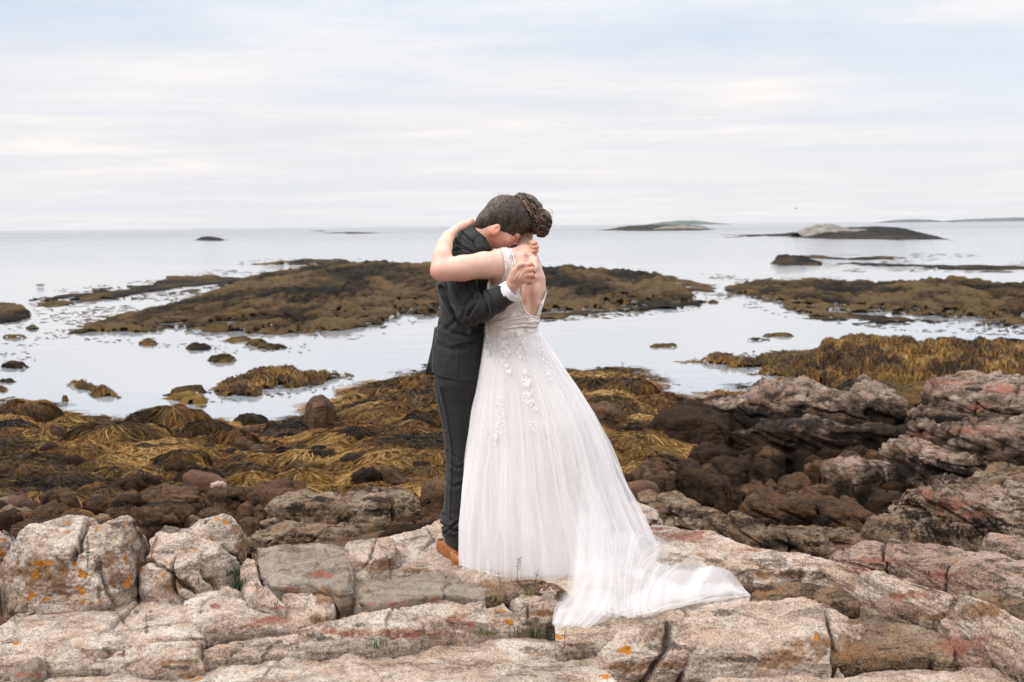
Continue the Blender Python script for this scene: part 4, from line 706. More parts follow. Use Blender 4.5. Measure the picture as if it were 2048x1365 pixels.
for i, (x, y, w_, h_, lb) in enumerate([(296,689,20,6,'tiny dark rock tip alone in the left shallows'),(397,698,30,7,'dark oval patch left of the row of small patches'),(445,722,32,8,'patch nearest the islet among the small dark patches'),(478,683,38,7,'brown patch nearest to the big bar among the small ones'),
    (515,690,24,6,'dark broken patch right of the brown one'),(545,697,30,6,'thin trailing patch at the right of the row'),(65,658,14,6,'small black rock in the left shallows'),(30,735,30,6,'dark streak patch at the left edge'),(-4,782,22,8,'small patch at the very left edge'),
    (130,802,8,4,'tiny black rock near the left domes'),(1426,606,14,7,'small black rock in the channel'),(1555,673,34,4,'upper thin weed streak in the right pool'),(1520,682,32,4,'lower thin weed streak in the right pool'),(1330,694,30,3,'lone thin weed line in the middle of the pool'),
    (2030,690,50,7,'weed tongue entering at the right edge'),(15,765,20,5,'second streak patch at the left edge'),(30,676,24,3,'faint streak of floating weed at the left'),(1440,712,30,5,'thin dark strip above the flat weed tongue')]):
    weedbar('weed_patch', lb, [(x-w_,y),(x-w_*.4,y-h_*.7),(x+w_*.4,y-h_*.8),(x+w_,y-h_*.1),(x+w_*.5,y+h_*.5),(x-w_*.5,y+h_*.5)], [(x-w_,.01),(x,.07 if h_>5 else .02),(x+w_,.01)], cat='weed patch', seed=40+i, h0=.07, ragged=.7, group=BG, step=(1.2,.7), mat=M_WEEDF if i % 3 else M_WEED)
def streaks(name, label, poly, count, seed, wmax=26, tone=.1):
    rg = np.random.default_rng(seed); poly = np.array(poly, float); x0, y0 = poly.min(0); x1, y1 = poly.max(0)
    X = rg.uniform(x0, x1, count * 4); Y = rg.uniform(y0, y1, count * 4); nz_ = noise(np.stack([X * .02, Y * .11, X * 0 + seed], -1), 3)
    ok = inp(X, Y, poly) & (nz_ > rg.uniform(-.5, .35, len(X))); X, Y = X[ok][:count], Y[ok][:count]; c = PZ(X, Y, 0.004); n = len(X); wd = rg.uniform(.25, 1, n) ** 2 * wmax * c[:, 1] / F * .5; dp = wd * rg.uniform(.35, 1.3, n)
    th = np.linspace(0, 2 * np.pi, 10)[:-1]; r = 1 + .45 * rg.uniform(-1, 1, (n, 9)); sk = rg.normal(0, .6, n)[:, None]
    vx = c[:, :1] + wd[:, None] * (np.cos(th) * r + sk * np.sin(th)); vy = c[:, 1:2] + dp[:, None] * np.sin(th) * r; rim = np.stack([vx, vy, np.full_like(vx, -.004)], -1); top = c + np.array([0, 0, .015]); V = np.concatenate([rim, top[:, None]], 1).reshape(-1, 3)
    b0 = (np.arange(n) * 10)[:, None]; i = np.arange(9)[None]; Q = np.stack([b0 + i, b0 + (i + 1) % 9, b0 + 9 + 0 * i], -1).reshape(-1, 3)
    link(name, mesh_np(name, V, Q, M_WEEDF, attrs={'tone': np.repeat(rg.normal(tone, .08, n), 10)}), label=label, cat='seaweed', kind='stuff', origin=False)
def inp(px, py, poly):
    ins = np.zeros(np.shape(px), bool)
    for a, b_ in zip(poly, np.roll(poly, -1, 0)): ins ^= ((a[1] > py) != (b_[1] > py)) & (px < (b_[0] - a[0]) * (py - a[1]) / (b_[1] - a[1] + 1e-12) + a[0])
    return ins
for i, (pl_, n_, lb, wm) in enumerate([([(50,612),(110,580),(300,560),(430,540),(560,540),(560,575),(420,612),(230,650),(120,680),(100,650)], 900, 'scattered floating weed around the left end of the largest bar', 22), ([(120,680),(400,660),(760,636),(850,640),(800,662),(700,680),(600,710),(430,715),(380,700),(250,690)], 240, 'loose weed scraps drifting in front of the largest bar', 16),
    ([(1000,628),(1200,618),(1420,600),(1400,620),(1200,640),(1000,648)], 260, 'loose weed along the right foot of the largest bar', 20), ([(1240,545),(1420,548),(1560,556),(1720,552),(1740,566),(1500,566),(1460,600),(1420,600),(1330,570)], 420, 'floating weed streaks in the channel between the bars', 20),
    ([(1440,590),(1560,604),(1700,630),(2060,650),(2060,676),(1800,662),(1560,634),(1450,604)], 420, 'floating weed in front of the long right bar', 22), ([(1340,722),(1480,700),(1700,704),(1680,735),(1600,760),(1450,745)], 240, 'loose weed around the tongue left of the golden hill', 14),
    ([(380,775),(560,742),(720,742),(700,770),(560,800),(400,806)], 200, 'loose weed around the centre left islet', 12), ([(0,640),(140,600),(110,690),(60,745),(0,745)], 120, 'weed scraps in the far left shallows', 16), ([(1560,508),(1900,506),(2060,520),(2060,545),(1700,545),(1600,530)], 360, 'long faint floating weed lines in the right sea', 26), ([(560,850),(700,790),(870,745),(860,770),(700,830),(600,860)], 160, 'loose weed along the edge of the left shore', 12), ([(1140,745),(1380,770),(1400,790),(1300,775),(1140,755)], 120, 'loose weed along the edge of the right shore', 12), ([(480,516),(720,516),(740,530),(560,540),(480,535)], 120, 'weed scraps beyond the thin dark spit', 14)]):
    streaks('floating_seaweed', lb, pl_, n_, 70 + i, wm)
# rocky islets further out
weedbar('islet', 'larger rocky islet on the horizon with a pale granite dome', [(1432,474),(1500,470),(1600,468),(1700,466),(1800,466),(1880,474),(1908,481),(1800,482),(1650,480),(1560,474)], [(1432,.8),(1500,3.2),(1560,2.8),(1620,3.1),(1720,3.1),(1800,2.7),(1850,1.7),(1908,.4)], cat='islet', tone0=-.16, lump=.25, seed=60, step=(1.5,.5), lumpscale=.5)
weedbar('islet', 'smaller dark islet on the horizon, left of the larger one', [(1190,461),(1260,457),(1400,456),(1440,460),(1380,462),(1280,463)], [(1190,1),(1240,4.0),(1380,4.8),(1440,1)], cat='islet', tone0=-.16, lump=.3, seed=61, step=(1.5,.4), lumpscale=.5)
weedbar('islet', 'little rock islet alone on the left sea', [(388,481),(400,478),(440,478),(452,482),(420,483)], [(388,.7),(415,1.2),(452,.5)], cat='islet', tone0=-.16, lump=.3, seed=62, step=(1.2,.4))
weedbar('islet', 'thin low reef near the left horizon', [(640,467),(700,465),(766,466),(730,468)], [(640,.2),(700,.5),(766,.2)], cat='islet', tone0=-.16, seed=63, step=(1.5,.3))
weedbar('islet', 'thinner reef line just above the low reef', [(610,462.5),(640,461.5),(664,462),(640,463.5)], [(610,.3),(664,.3)], cat='islet', tone0=-.16, seed=64, step=(1.5,.3))
weedbar('islet', 'dark rock with a trailing weed tail in the right sea', [(1535,530),(1550,522),(1600,520),(1650,526),(1640,531),(1570,533)], [(1535,.6),(1570,1.0),(1610,.8),(1650,.2)], cat='islet', tone0=-.16, seed=65, step=(1.5,.6))
weedbar('weed_bar', 'long thin floating weed line right of the trailing rock', [(1640,528),(1750,527),(1900,530),(2100,534),(2100,541),(1900,541),(1760,534)], [(0,0)], seed=66, h0=.05)
weedbar('weed_bar', 'faint weed line above the trailing rock', [(1565,514),(1640,513),(1700,517),(1760,512),(1820,516),(1720,521),(1600,517)], [(1565,.15),(1640,.1),(1700,0),(1820,0)], seed=67, h0=.05)
b = MB('pale_dome_rock'); M_DOME = b.fin(b.ramp(b.noise(.8, None, 6), [(.35, (.10, .09, .075)), (.65, (.22, .205, .18))]), .9)
def ridgehill(name, label, cat, pts, d, depth, mat, z0=0.0):
    pts = np.array(pts, float); px = np.linspace(pts[0, 0], pts[-1, 0], 90); py = np.interp(px, pts[:, 0], pts[:, 1])
    base = P(px, py * 0 + 600, d); top = P(px, py, d); H = np.maximum(top[:, 2] - z0, 0.02)
    t = np.linspace(-1, 1, 25); G = np.zeros((90, 25, 3)); H = H * (1 + .05 * noise(np.stack([px * .25, px * 0, px * 0], -1)))
    G[..., 0] = base[:, :1] * (1 + t[None] * depth / d * .2); G[..., 1] = d + t[None] * depth; G[..., 2] = z0 + H[:, None] * np.cos(t[None] * np.pi / 2) ** .7 * (1 + .08 * noise(np.stack([px[:, None] * .1 + t * 3, px[:, None] * .07 + t * 2, t[None] + px[:, None] * 0], -1))) - .3
    return link(name, mesh_np(name, G.reshape(-1, 3), gridq(90, 25), mat), label=label, cat=cat)
dome = ridgehill('rock_dome', None, None, [(1590,463),(1612,452),(1640,446),(1662,447),(1690,455),(1730,457),(1740,460)], 260, 8, M_DOME)
isl = [o for o in bpy.data.objects if o.name == 'islet'][0]; dome.parent = isl; dome.matrix_parent_inverse = Matrix.Translation(isl.location).inverted()
dome2 = ridgehill('rock_dome', None, None, [(1300,459),(1330,452),(1370,450),(1400,453),(1420,459)], 620, 8, M_DOME)
isl = [o for o in bpy.data.objects if o.name == 'islet.001'][0]; dome2.parent = isl; dome2.matrix_parent_inverse = Matrix.Translation(isl.location).inverted()
b = MB('far_forest'); M_FAR = b.fin(b.ramp(b.noise(.03, None, 6), [(.4, (.03, .045, .03)), (.6, (.07, .085, .06))]), .9)
ridgehill('far_island', 'faint blue wooded island on the horizon above the smaller islet', 'island', [(1300,448.5),(1330,444),(1350,442),(1390,441.5),(1420,445),(1450,448)], 3600, 150, M_FAR)
ridgehill('far_island', 'dim low island on the horizon, left of two at the right', 'island', [(1768,444),(1790,439.5),(1830,438.5),(1858,440),(1868,443)], 3900, 150, M_FAR)
ridgehill('far_island', 'dim low island on the horizon running off the right edge', 'island', [(1895,442),(1930,438.5),(1990,437),(2040,435.5),(2120,436)], 3900, 150, M_FAR)
# ---- thin sea air
b = MB('sea_air'); b.t.nodes.remove(b.b); pv = b.t.nodes.new('ShaderNodeVolumePrincipled'); pv.inputs['Color'].default_value = (.86, .92, 1, 1); pv.inputs['Density'].default_value = 0.00006; pv.inputs['Anisotropy'].default_value = .1
b.t.links.new(pv.outputs[0], b.out.inputs['Volume'])
hx, hy0, hy1, hz0, hz1 = 4000, -60, 4300, -2.5, 34
V = np.array([[x, y, z] for x in (-hx, hx) for y in (hy0, hy1) for z in (hz0, hz1)], float)
link('haze', mesh_np('haze', V, [[0, 1, 3, 2], [4, 6, 7, 5], [0, 4, 5, 1], [2, 3, 7, 6], [0, 2, 6, 4], [1, 5, 7, 3]], b.m, smooth=False), kind='stuff', origin=False)
# ================================================================== SDF modelling kit for the couple
class Field:
    def __init__(s, lo, hi, h):
        s.lo = np.array(lo, float); s.h = h; s.n = np.ceil((np.array(hi) - s.lo) / h).astype(int) + 1; s.a = np.full(s.n, 0.2, np.float32)
    def sub(s, lo, hi):
        i0 = np.clip(np.floor((np.array(lo) - s.lo) / s.h).astype(int), 0, s.n); i1 = np.clip(np.ceil((np.array(hi) - s.lo) / s.h).astype(int) + 1, 0, s.n)
        ax = [s.lo[k] + s.h * np.arange(i0[k], i1[k]) for k in range(3)]
        p = np.stack(np.meshgrid(*ax, indexing='ij'), -1).astype(np.float32)
        return tuple(slice(a, b) for a, b in zip(i0, i1)), p
    def op(s, fn, lo, hi, k=0.01, mode='u'):
        pad = k * 2 + .02; sl, p = s.sub(np.array(lo) - pad, np.array(hi) + pad)
        if p.size == 0: return
        d = fn(p).astype(np.float32); a = s.a[sl]
        if mode == 'u':
            h = np.clip(0.5 + 0.5 * (a - d) / max(k, 1e-6), 0, 1); s.a[sl] = a * (1 - h) + d * h - k * h * (1 - h)
        elif mode == 's':
            h = np.clip(0.5 - 0.5 * (a + d) / max(k, 1e-6), 0, 1); s.a[sl] = a * (1 - h) - d * h + k * h * (1 - h)
        elif mode == 'i': s.a[sl] = np.maximum(a, d)
    def cap(s, a, b, ra, rb, k=0.01, mode='u', flat=None):
        a = np.array(a, float); b = np.array(b, float); ba = b - a; L2 = ba @ ba + 1e-12
        def fn(p):
            pa = p - a; t = np.clip(pa @ ba / L2, 0, 1); q = pa - t[..., None] * ba
            if flat is not None:
                ax, f = flat; c = q @ ax; q = q + c[..., None] * ax * (1 / f - 1)
            return np.linalg.norm(q, axis=-1) - (ra + (rb - ra) * t)
        r = max(ra, rb); s.op(fn, np.minimum(a, b) - r, np.maximum(a, b) + r, k, mode)
    def chain(s, pts, k=0.01, kfirst=None, flat=None):
        for i, (p, q) in enumerate(zip(pts, pts[1:])): s.cap(p[0], q[0], p[1], q[1], kfirst if (i == 0 and kfirst) else k, flat=flat)
    def ell(s, c, r, R=None, k=0.01, mode='u'):
        c = np.array(c, float); r = np.array(r, float); R = np.eye(3) if R is None else np.array(R, float)
        def fn(p):
            q = (p - c) @ R.T; k0 = np.linalg.norm(q / r, axis=-1); k1 = np.linalg.norm(q / (r * r), axis=-1) + 1e-9; return k0 * (k0 - 1) / k1
        m = r.max(); s.op(fn, c - m, c + m, k, mode)
    def stack(s, rows, d, k=0.01, mode='u', grow=0.0, p=2.0):
        """rows: (py, xleft, xright, half depth[, depth]) in photo px -> elliptical body"""
        z, cx, a, b, cy = [], [], [], [], []
        for r in rows:
            dd = r[4] if len(r) > 4 else d; l = P(r[1], r[0], dd); q = P(r[2], r[0], dd); z.append((l[2] + q[2]) / 2); cx.append((l[0] + q[0]) / 2); a.append((q[0] - l[0]) / 2 + grow); b.append(r[3] + grow); cy.append(dd)
        o = np.argsort(z); z, cx, a, b, cy = [np.array(v)[o] for v in (z, cx, a, b, cy)]
        def fn(q):
            Z = q[..., 2]; A = np.interp(Z, z, a); Bb = np.interp(Z, z, b); X = np.interp(Z, z, cx); Y = np.interp(Z, z, cy)
            m = (np.abs((q[..., 0] - X) / A) ** p + np.abs((q[..., 1] - Y) / Bb) ** p) ** (1 / p)
            d0 = (m - 1) * np.minimum(A, Bb) * .95
            return np.maximum(d0, np.maximum(z[0] - grow - Z, Z - z[-1] - grow))
        s.op(fn, [cx.min() - a.max(), cy.min() - b.max(), z[0]], [cx.max() + a.max(), cy.max() + b.max(), z[-1]], k, mode)
    def mesh(s, iso=0.0, blur=1):
        a = s.a
        for _ in range(blur):
            for ax in range(3): a = (np.roll(a, 1, ax) + 2 * a + np.roll(a, -1, ax)) / 4
        g = openvdb.FloatGrid(background=0.2); g.copyFromArray(np.clip(a, -.05, .05).astype(np.float32)); 
        V, Q = g.convertToQuads(isovalue=iso); V = np.asarray(V, np.float64) * s.h + s.lo; Q = np.asarray(Q, np.int64)
        c = V.mean(0); A, B_, C_, D_ = [V[Q[:, i]] - c for i in range(4)]
        vol = (np.einsum('ij,ij->i', A, np.cross(B_, C_)) + np.einsum('ij,ij->i', A, np.cross(C_, D_))).sum()
        if vol < 0: Q = Q[:, ::-1]
        return V, Q
def vnorm(V, Q):
    n = np.cross(V[Q[:, 2]] - V[Q[:, 0]], V[Q[:, 3]] - V[Q[:, 1]]); N_ = np.zeros_like(V)
    for i in range(4): np.add.at(N_, Q[:, i], n)
    return N_ / np.maximum(np.linalg.norm(N_, axis=1, keepdims=True), 1e-12)
def pxr(r, d): return r * d / F
def C_(pts):
    """(px, py, depth, radius px) -> chain points"""
    return [(P(a, b_, c), pxr(r, c)) for a, b_, c, r in pts]
def inpoly(px, py, poly):
    poly = np.array(poly, float); ins = np.zeros(np.shape(px), bool)
    for a, b_ in zip(poly, np.roll(poly, -1, 0)): ins ^= ((a[1] > py) != (b_[1] > py)) & (px < (b_[0] - a[0]) * (py - a[1]) / (b_[1] - a[1] + 1e-12) + a[0])
    return ins
def polydist(px, py, line):
    d = np.full(np.shape(px), 1e9)
    for a, b_ in zip(line, line[1:]):
        a = np.array(a, float); ab = np.array(b_, float) - a; t = np.clip(((px - a[0]) * ab[0] + (py - a[1]) * ab[1]) / (ab @ ab), 0, 1)
        d = np.minimum(d, np.hypot(px - a[0] - t * ab[0], py - a[1] - t * ab[1]))
    return d
def bvh(V, Q): return BVHTree.FromPolygons([tuple(v) for v in V], [tuple(int(i) for i in q) for q in Q])
def onto(tree, px, py, off=0.003, fall=5.2):
    r = ray(px, py); n = np.linalg.norm(r); h = tree.ray_cast(Vector(CAM), Vector(r / n))
    if h[0] is None: return None, None
    nn = np.array(h[1]); nn = nn if nn @ r < 0 else -nn
    return np.array(h[0]) + nn * off, nn
def creases(V, Nn, lines, sgn=-1):
    px, py = proj(V); facing = (Nn @ fwd) < 0.25; D = np.zeros(len(V))
    for ln, w_, dep in lines:
        d = polydist(px, py, ln); D += np.where(facing, dep * (np.exp(-(d / w_) ** 2) - .55 * np.exp(-((d - 2.0 * w_) / (w_ * 1.1)) ** 2)), 0)
    return V + sgn * Nn * D[:, None]
# ------------------------------------------------------------------ materials of the couple
def skin(name, c, red):
    b = MB(name); n = b.noise(14, None, 5, .6); c2 = b.mix(b.ramp(n, [(.35, 0.), (.65, 1.)]), c, red)
    c2 = b.mix(b.math('MULTIPLY', b.attr('flush'), .8), c2, tuple(x * y for x, y in zip(red, (.95, .62, .55))))
    m = b.fin(c2, .5, b.bump(b.noise(260, None, 3, .7), .25, .0015), .35); b.b.inputs['Subsurface Weight'].default_value = .22
    b.b.inputs['Subsurface Radius'].default_value = (.012, .005, .003); b.b.inputs['Subsurface Scale'].default_value = .5; return m
M_SKINM = skin('warm_skin', (0.62, 0.385, 0.29), (0.62, 0.34, 0.25)); M_SKINB = skin('fair_skin', (0.70, 0.46, 0.365), (0.68, 0.40, 0.31))
def hairmat(name, c0, c1, stretch=(60, 60, 14)):
    b = MB(name); n = b.noise(1.0, b.vm('MULTIPLY', b.pos, stretch), 7, .75, .8); a = b.attr('tone')
    return b.fin(b.ramp(b.math('ADD', n, b.math('MULTIPLY', a, .35)), [(.40, c0), (.78, c1)]), .42, b.bump(n, .9, .004), .45)
M_HAIRM = hairmat('short_dark_hair', (.009, .006, .0045), (.14, .092, .068)); M_HAIRB = hairmat('dark_brown_hair', (.010, .006, .004), (.19, .105, .07), (90, 90, 90))
b = MB('charcoal_wool'); wv = b.t.nodes.new('ShaderNodeTexWave'); wv.inputs['Scale'].default_value = 75; wv.inputs['Distortion'].default_value = .4; b.put(wv.inputs['Vector'], b.pos)
nz = b.noise(350, None, 3, .7); c = b.mix(b.math('MULTIPLY', wv.outputs[1], .55), (.026, .026, .026), (.044, .044, .044)); c = b.mix(b.math('MULTIPLY', nz, .4), c, (.015, .015, .017))
M_SUIT = b.fin(c, .75, b.bump(nz, .35, .0015, b.bump(b.noise(9, None, 5, .6, .6), .5, .014)), .15, **{'Sheen Weight': .12, 'Sheen Roughness': .4})
b = MB('dark_lining'); M_SUITD = b.fin((.012, .012, .014), .6)
b = MB('shirt_cotton'); M_SHIRT = b.fin((.80, .79, .82), .75)
b = MB('tan_leather'); n = b.noise(24, None, 5, .6); M_SHOE = b.fin(b.mix(b.ramp(n, [(.3, 0.), (.7, 1.)]), (.23, .072, .018), (.35, .12, .034)), .30, b.bump(b.noise(90), .12, .002), .5)
b = MB('dark_sole'); M_SOLE = b.fin((.05, .022, .012), .5)
b = MB('stacked_heel_leather'); M_HEEL = b.fin(b.ramp(b.noise(1, b.vm('MULTIPLY', b.pos, (3, 3, 260))), [(.4, (.20, .08, .028)), (.6, (.30, .13, .05))]), .45)
b = MB('horn_button'); M_BTN = b.fin((.02, .018, .016), .3)
b = MB('blush_lining'); M_LINE = b.fin((.76, .735, .735), .7, b.bump(b.noise(6, None, 4), .2, .02), .25)
def tulle(name, col, lo, hi):
    b = MB(name); a = b.attr('den'); b.t.links.remove(b.out.inputs[0].links[0])
    b.fin(col, .8, None, .15); tl = b.t.nodes.new('ShaderNodeBsdfTranslucent'); tl.inputs[0].default_value = (*col, 1)
    m1_ = b.t.nodes.new('ShaderNodeMixShader'); m1_.inputs[0].default_value = .45; b.t.links.new(b.b.outputs[0], m1_.inputs[1]); b.t.links.new(tl.outputs[0], m1_.inputs[2])
    tr = b.t.nodes.new('ShaderNodeBsdfTransparent'); m2_ = b.t.nodes.new('ShaderNodeMixShader'); m2_.inputs[0].default_value = .5; mr = b.t.nodes.new('ShaderNodeMapRange'); b.put(mr.inputs[0], a); mr.inputs[3].default_value = lo; mr.inputs[4].default_value = hi; mr.clamp = False
    b.t.links.new(mr.outputs[0], m2_.inputs[0]); b.t.links.new(tr.outputs[0], m2_.inputs[1]); b.t.links.new(m1_.outputs[0], m2_.inputs[2]); b.t.links.new(m2_.outputs[0], b.out.inputs[0]); return b.m
M_TULLE = tulle('white_tulle', (.94, .93, .94), .22, .80); M_TULLE2 = tulle('thin_white_tulle', (.95, .94, .95), .10, .55); M_TT = tulle('train_tulle', (.86, .85, .86), .30, .85); M_TT2 = tulle('thin_train_tulle', (.86, .85, .86), .08, .60)
b = MB('train_lining'); M_TL = b.fin((.66, .64, .64), .8)
b = MB('lace'); v1 = b.vor(120, None, 'DISTANCE_TO_EDGE'); v2 = b.noise(60, None, 4, .6, 1.5)
lm_ = b.math('MAXIMUM', b.ramp(v1, [(.03, 1.), (.10, 0.)]), b.ramp(v2, [(.48, 0.), (.54, 1.)]))
M_LACE = b.fin(b.mix(lm_, (.74, .63, .57), (.90, .87, .85)), .7, b.bump(lm_, .8, .003), .2)
b = MB('embroidery_thread'); M_THREAD = b.fin((.87, .84, .82), .65, b.bump(b.noise(400), .5, .001), .25)
# ================================================================== THE MAN
MAN = empty('person', P(905, 1120, 5.47), 'man in charcoal suit and tan shoes, bowing his head onto the bride\'s shoulder', 'person')
HC = P(1011, 437, 5.40); hf = np.array([.72, 0, -.69]); hu = np.array([.69, 0, .72]); hy = np.array([0, 1., 0]); HR = np.stack([hf, hy, hu])
def H(f, y, u): return HC + hf * f + hy * y + hu * u
fld = Field([-.52, 4.85, 1.9], [.20, 5.95, 3.45], .0032)
fld.ell(HC + hu * .004, (.098, .075, .096), HR, .01)
fld.ell(H(.045, 0, -.052), (.062, .060, .062), HR, .03); fld.ell(H(.050, 0, -.088), (.050, .050, .042), HR, .02)
fld.cap(H(.082, 0, -.118), H(.076, 0, -.112), .018, .02, .02)
fld.ell(H(.092, 0, -.018), (.018, .052, .014), HR, .015)                       # brow
fld.chain([(H(.104, 0, -.040), .009), (H(.128, 0, -.074), .012)], .012); fld.ell(H(.110, 0, -.080), (.012, .017, .009), HR, .008)
fld.ell(H(.100, 0, -.104), (.010, .024, .012), HR, .008)                        # lips
for sy in (-1, 1):
    fld.ell(H(.099, sy * .032, -.044), (.012, .019, .009), HR, .010, 's'); fld.ell(H(.091, sy * .033, -.046), (.011, .016, .010), HR, .003)
    fld.ell(H(.066, sy * .045, -.066), (.025, .020, .020), HR, .015)
    ec = H(.004, sy * .079, -.070) ; tilt = np.array([[.93, .30 * sy, .18], [-.30 * sy, .95, 0], [-.18, 0, .98]]) @ HR
    fld.ell(ec, (.019, .008, .030), tilt, .006); fld.ell(ec + hy * sy * .009 + hf * .003 + hu * .003, (.010, .007, .017), tilt, .003, 's')
    fld.ell(ec + hy * sy * .005 + hf * .006 - hu * .004, (.004, .005, .009), tilt, .003, 'u')
fld.chain(C_([(985, 462, 5.40, 27), (962, 480, 5.43, 25), (938, 505, 5.46, 34)]), .03)
fld.chain(C_([(935, 520, 5.47, 34), (925, 600, 5.47, 34), (920, 700, 5.47, 36)]), .05)
fld.cap(P(925, 505, 5.36), P(955, 505, 5.60), .06, .06, .05)
fld.chain(C_([(925, 508, 5.34, 20), (936, 620, 5.23, 17)]), .03); fld.chain(C_([(936, 620, 5.23, 17), (985, 600, 5.16, 15), (1012, 583, 5.12, 12.5), (1023, 571, 5.11, 12)]), .02)
fld.chain(C_([(955, 508, 5.60, 20), (1010, 560, 5.66, 17), (1040, 515, 5.55, 13), (1052, 497, 5.46, 11)]), .02)
def hand(f, wrist, mid, fingers, thumb, kn=.006, pr=19, back=np.array([.25, -1, .1])):
    back = back / np.linalg.norm(back)
    f.chain([(P(*wrist[:3]), pxr(wrist[3], wrist[2])), (P(*mid[:3]), pxr(pr, mid[2]))], .012, flat=(back, .62))
    for fg in fingers:
        f.cap(P(*mid[:3]), P(*fg[0][:3]), pxr(pr * .55, mid[2]), pxr(fg[0][3] * 1.1, mid[2]), .012); f.chain(C_(fg), .005, kfirst=.010)
        f.ell(P(*fg[0][:3]) + np.array([0, -.003, .001]), (.0085,) * 3, None, .006)
    f.chain(C_(thumb), .006, kfirst=.012)
hand(fld, (1021, 574, 5.11, 13), (1036, 553, 5.10, 16),
     [[(1050, 531, 5.10, 4.6), (1062, 528, 5.095, 4.2), (1066, 533, 5.13, 3.8), (1058, 537, 5.15, 3.5)],
      [(1052, 541, 5.095, 4.8), (1065, 539, 5.09, 4.4), (1069, 544, 5.13, 4.0), (1060, 547, 5.15, 3.6)],
      [(1052, 551.5, 5.095, 4.6), (1064, 550.5, 5.09, 4.3), (1068, 555, 5.13, 3.9), (1059, 557, 5.15, 3.5)],
      [(1049, 561.5, 5.10, 4.3), (1059, 562, 5.10, 3.9), (1063, 566, 5.13, 3.5), (1055, 568, 5.15, 3.2)]],
     [(1026, 558, 5.09, 8), (1028, 543, 5.085, 6.2), (1037, 532, 5.085, 5.2), (1046, 529, 5.09, 4.6)])
for i, (x, y) in enumerate([(1070, 485), (1073, 493), (1072, 501), (1068, 509)]):
    fld.chain(C_([(1050, 497, 5.46, 6), (1062, y, 5.36, 4.6), (x, y, 5.325, 4.2), (x + 1.5, y + 1.5, 5.30, 3.9), (x - 6, y + 2.5, 5.285, 3.5)]), .003, kfirst=.01)
V, Q = fld.mesh(); Nn = vnorm(V, Q); V = creases(V, Nn, [([(1022, 479), (1034, 484)], 1.3, .0035), ([(1020, 476), (1028, 482)], 1.0, .002), ([(1024, 484), (1033, 487)], 1.0, .002), ([(1047, 536), (1064, 533)], 1, .0015), ([(1048, 546.5), (1067, 544.5)], 1, .0015), ([(1048, 556.5), (1066, 555.5)], 1, .0015), ([(1033, 566), (1046, 545)], 1.5, -.0015), ([(1028, 562), (1044, 538)], 1.5, -.0013)])
px, py = proj(V); flush = np.maximum.reduce([np.exp(-((px - 986) / 12) ** 2 - ((py - 468) / 12) ** 2), .8 * np.exp(-((px - 1034) / 8) ** 2 - ((py - 484) / 6) ** 2), .55 * np.exp(-((px - 1062) / 8) ** 2 - ((py - 548) / 22) ** 2), .6 * np.exp(-((px - 1071) / 7) ** 2 - ((py - 497) / 14) ** 2)])
link('body', mesh_np('body', V, Q, M_SKINM, attrs={'flush': flush}), parent=MAN)
BV_MAN = bvh(V, Q)
# hair
fh = Field(HC - .2, HC + .2, .0026)
fh.ell(HC + hu * .002, (.110, .086, .107), HR, .01); fh.ell(H(.080, 0, .036), (.036, .058, .038), HR, .02); fh.ell(H(-.058, 0, -.075), (.044, .060, .055), HR, .03)
hl = np.array([(-.30, -.140), (-.105, -.130), (-.058, -.118), (-.030, -.094), (-.014, -.070), (.010, -.058), (.022, -.066), (.036, -.088), (.050, -.088), (.052, -.060), (.064, -.046), (.088, -.034), (.113, .012), (.13, .03), (.3, .05)])
def hcut(p):
    q = p - HC; f_ = q @ hf; u_ = q @ hu; n = .006 * noise(p * 90, 3)
    return (np.interp(f_ - .003, hl[:, 0], hl[:, 1]) - u_ + n) * .7
fh.op(hcut, HC - .2, HC + .2, 0, 'i')
V, Q = fh.mesh(blur=1); Nn = vnorm(V, Q); q = V - HC
V = V + Nn * (.0022 * fbm(np.stack([q @ hf * 70, q @ hy * 150, q @ hu * 45], -1), 4, 3, .7) + .002 * noise(V * 34, 5))[:, None]
tone = .3 + .35 * sstep(.02, .1, (V - HC)[:, 2]) + .25 * sstep(0, -.08, (V - HC) @ hf)
hr = link('hair', mesh_np('hair', V, Q, M_HAIRM, attrs={'tone': tone - .45}), parent=MAN)
rng = np.random.default_rng(3); idx = rng.choice(len(V), 7500); p0 = V[idx]; n0 = Nn[idx]; fl = -hu * .25 + hf * .75
q = p0 - HC; whorl = np.cross(q / np.linalg.norm(q, axis=1, keepdims=True), hy) * .3
tg = fl + whorl - n0 * (fl @ n0.T).reshape(-1, 1) * .8 + rng.normal(0, .16, n0.shape) + n0 * .16; tg /= np.linalg.norm(tg, axis=1, keepdims=True)
ln = (.010 + .014 * sstep(-.06, .09, q @ hu))[:, None, None]; s_ = np.linspace(0, 1, 3)[None, :, None]
pp = p0[:, None] + tg[:, None] * ln * s_ - n0[:, None] * .004 * s_ ** 2; sd_ = np.cross(tg, n0); sd_ /= np.linalg.norm(sd_, axis=1, keepdims=True)
Vr, Qr = ribbons(pp, .0011 * np.array([1, .8, .3])[None], np.repeat(sd_[:, None], 3, 1))
link('cropped_hair', mesh_np('cropped_hair', Vr, Qr, M_HAIRM, attrs={'tone': np.repeat(rng.normal(.1, .3, len(p0)), 6)}), parent=hr)
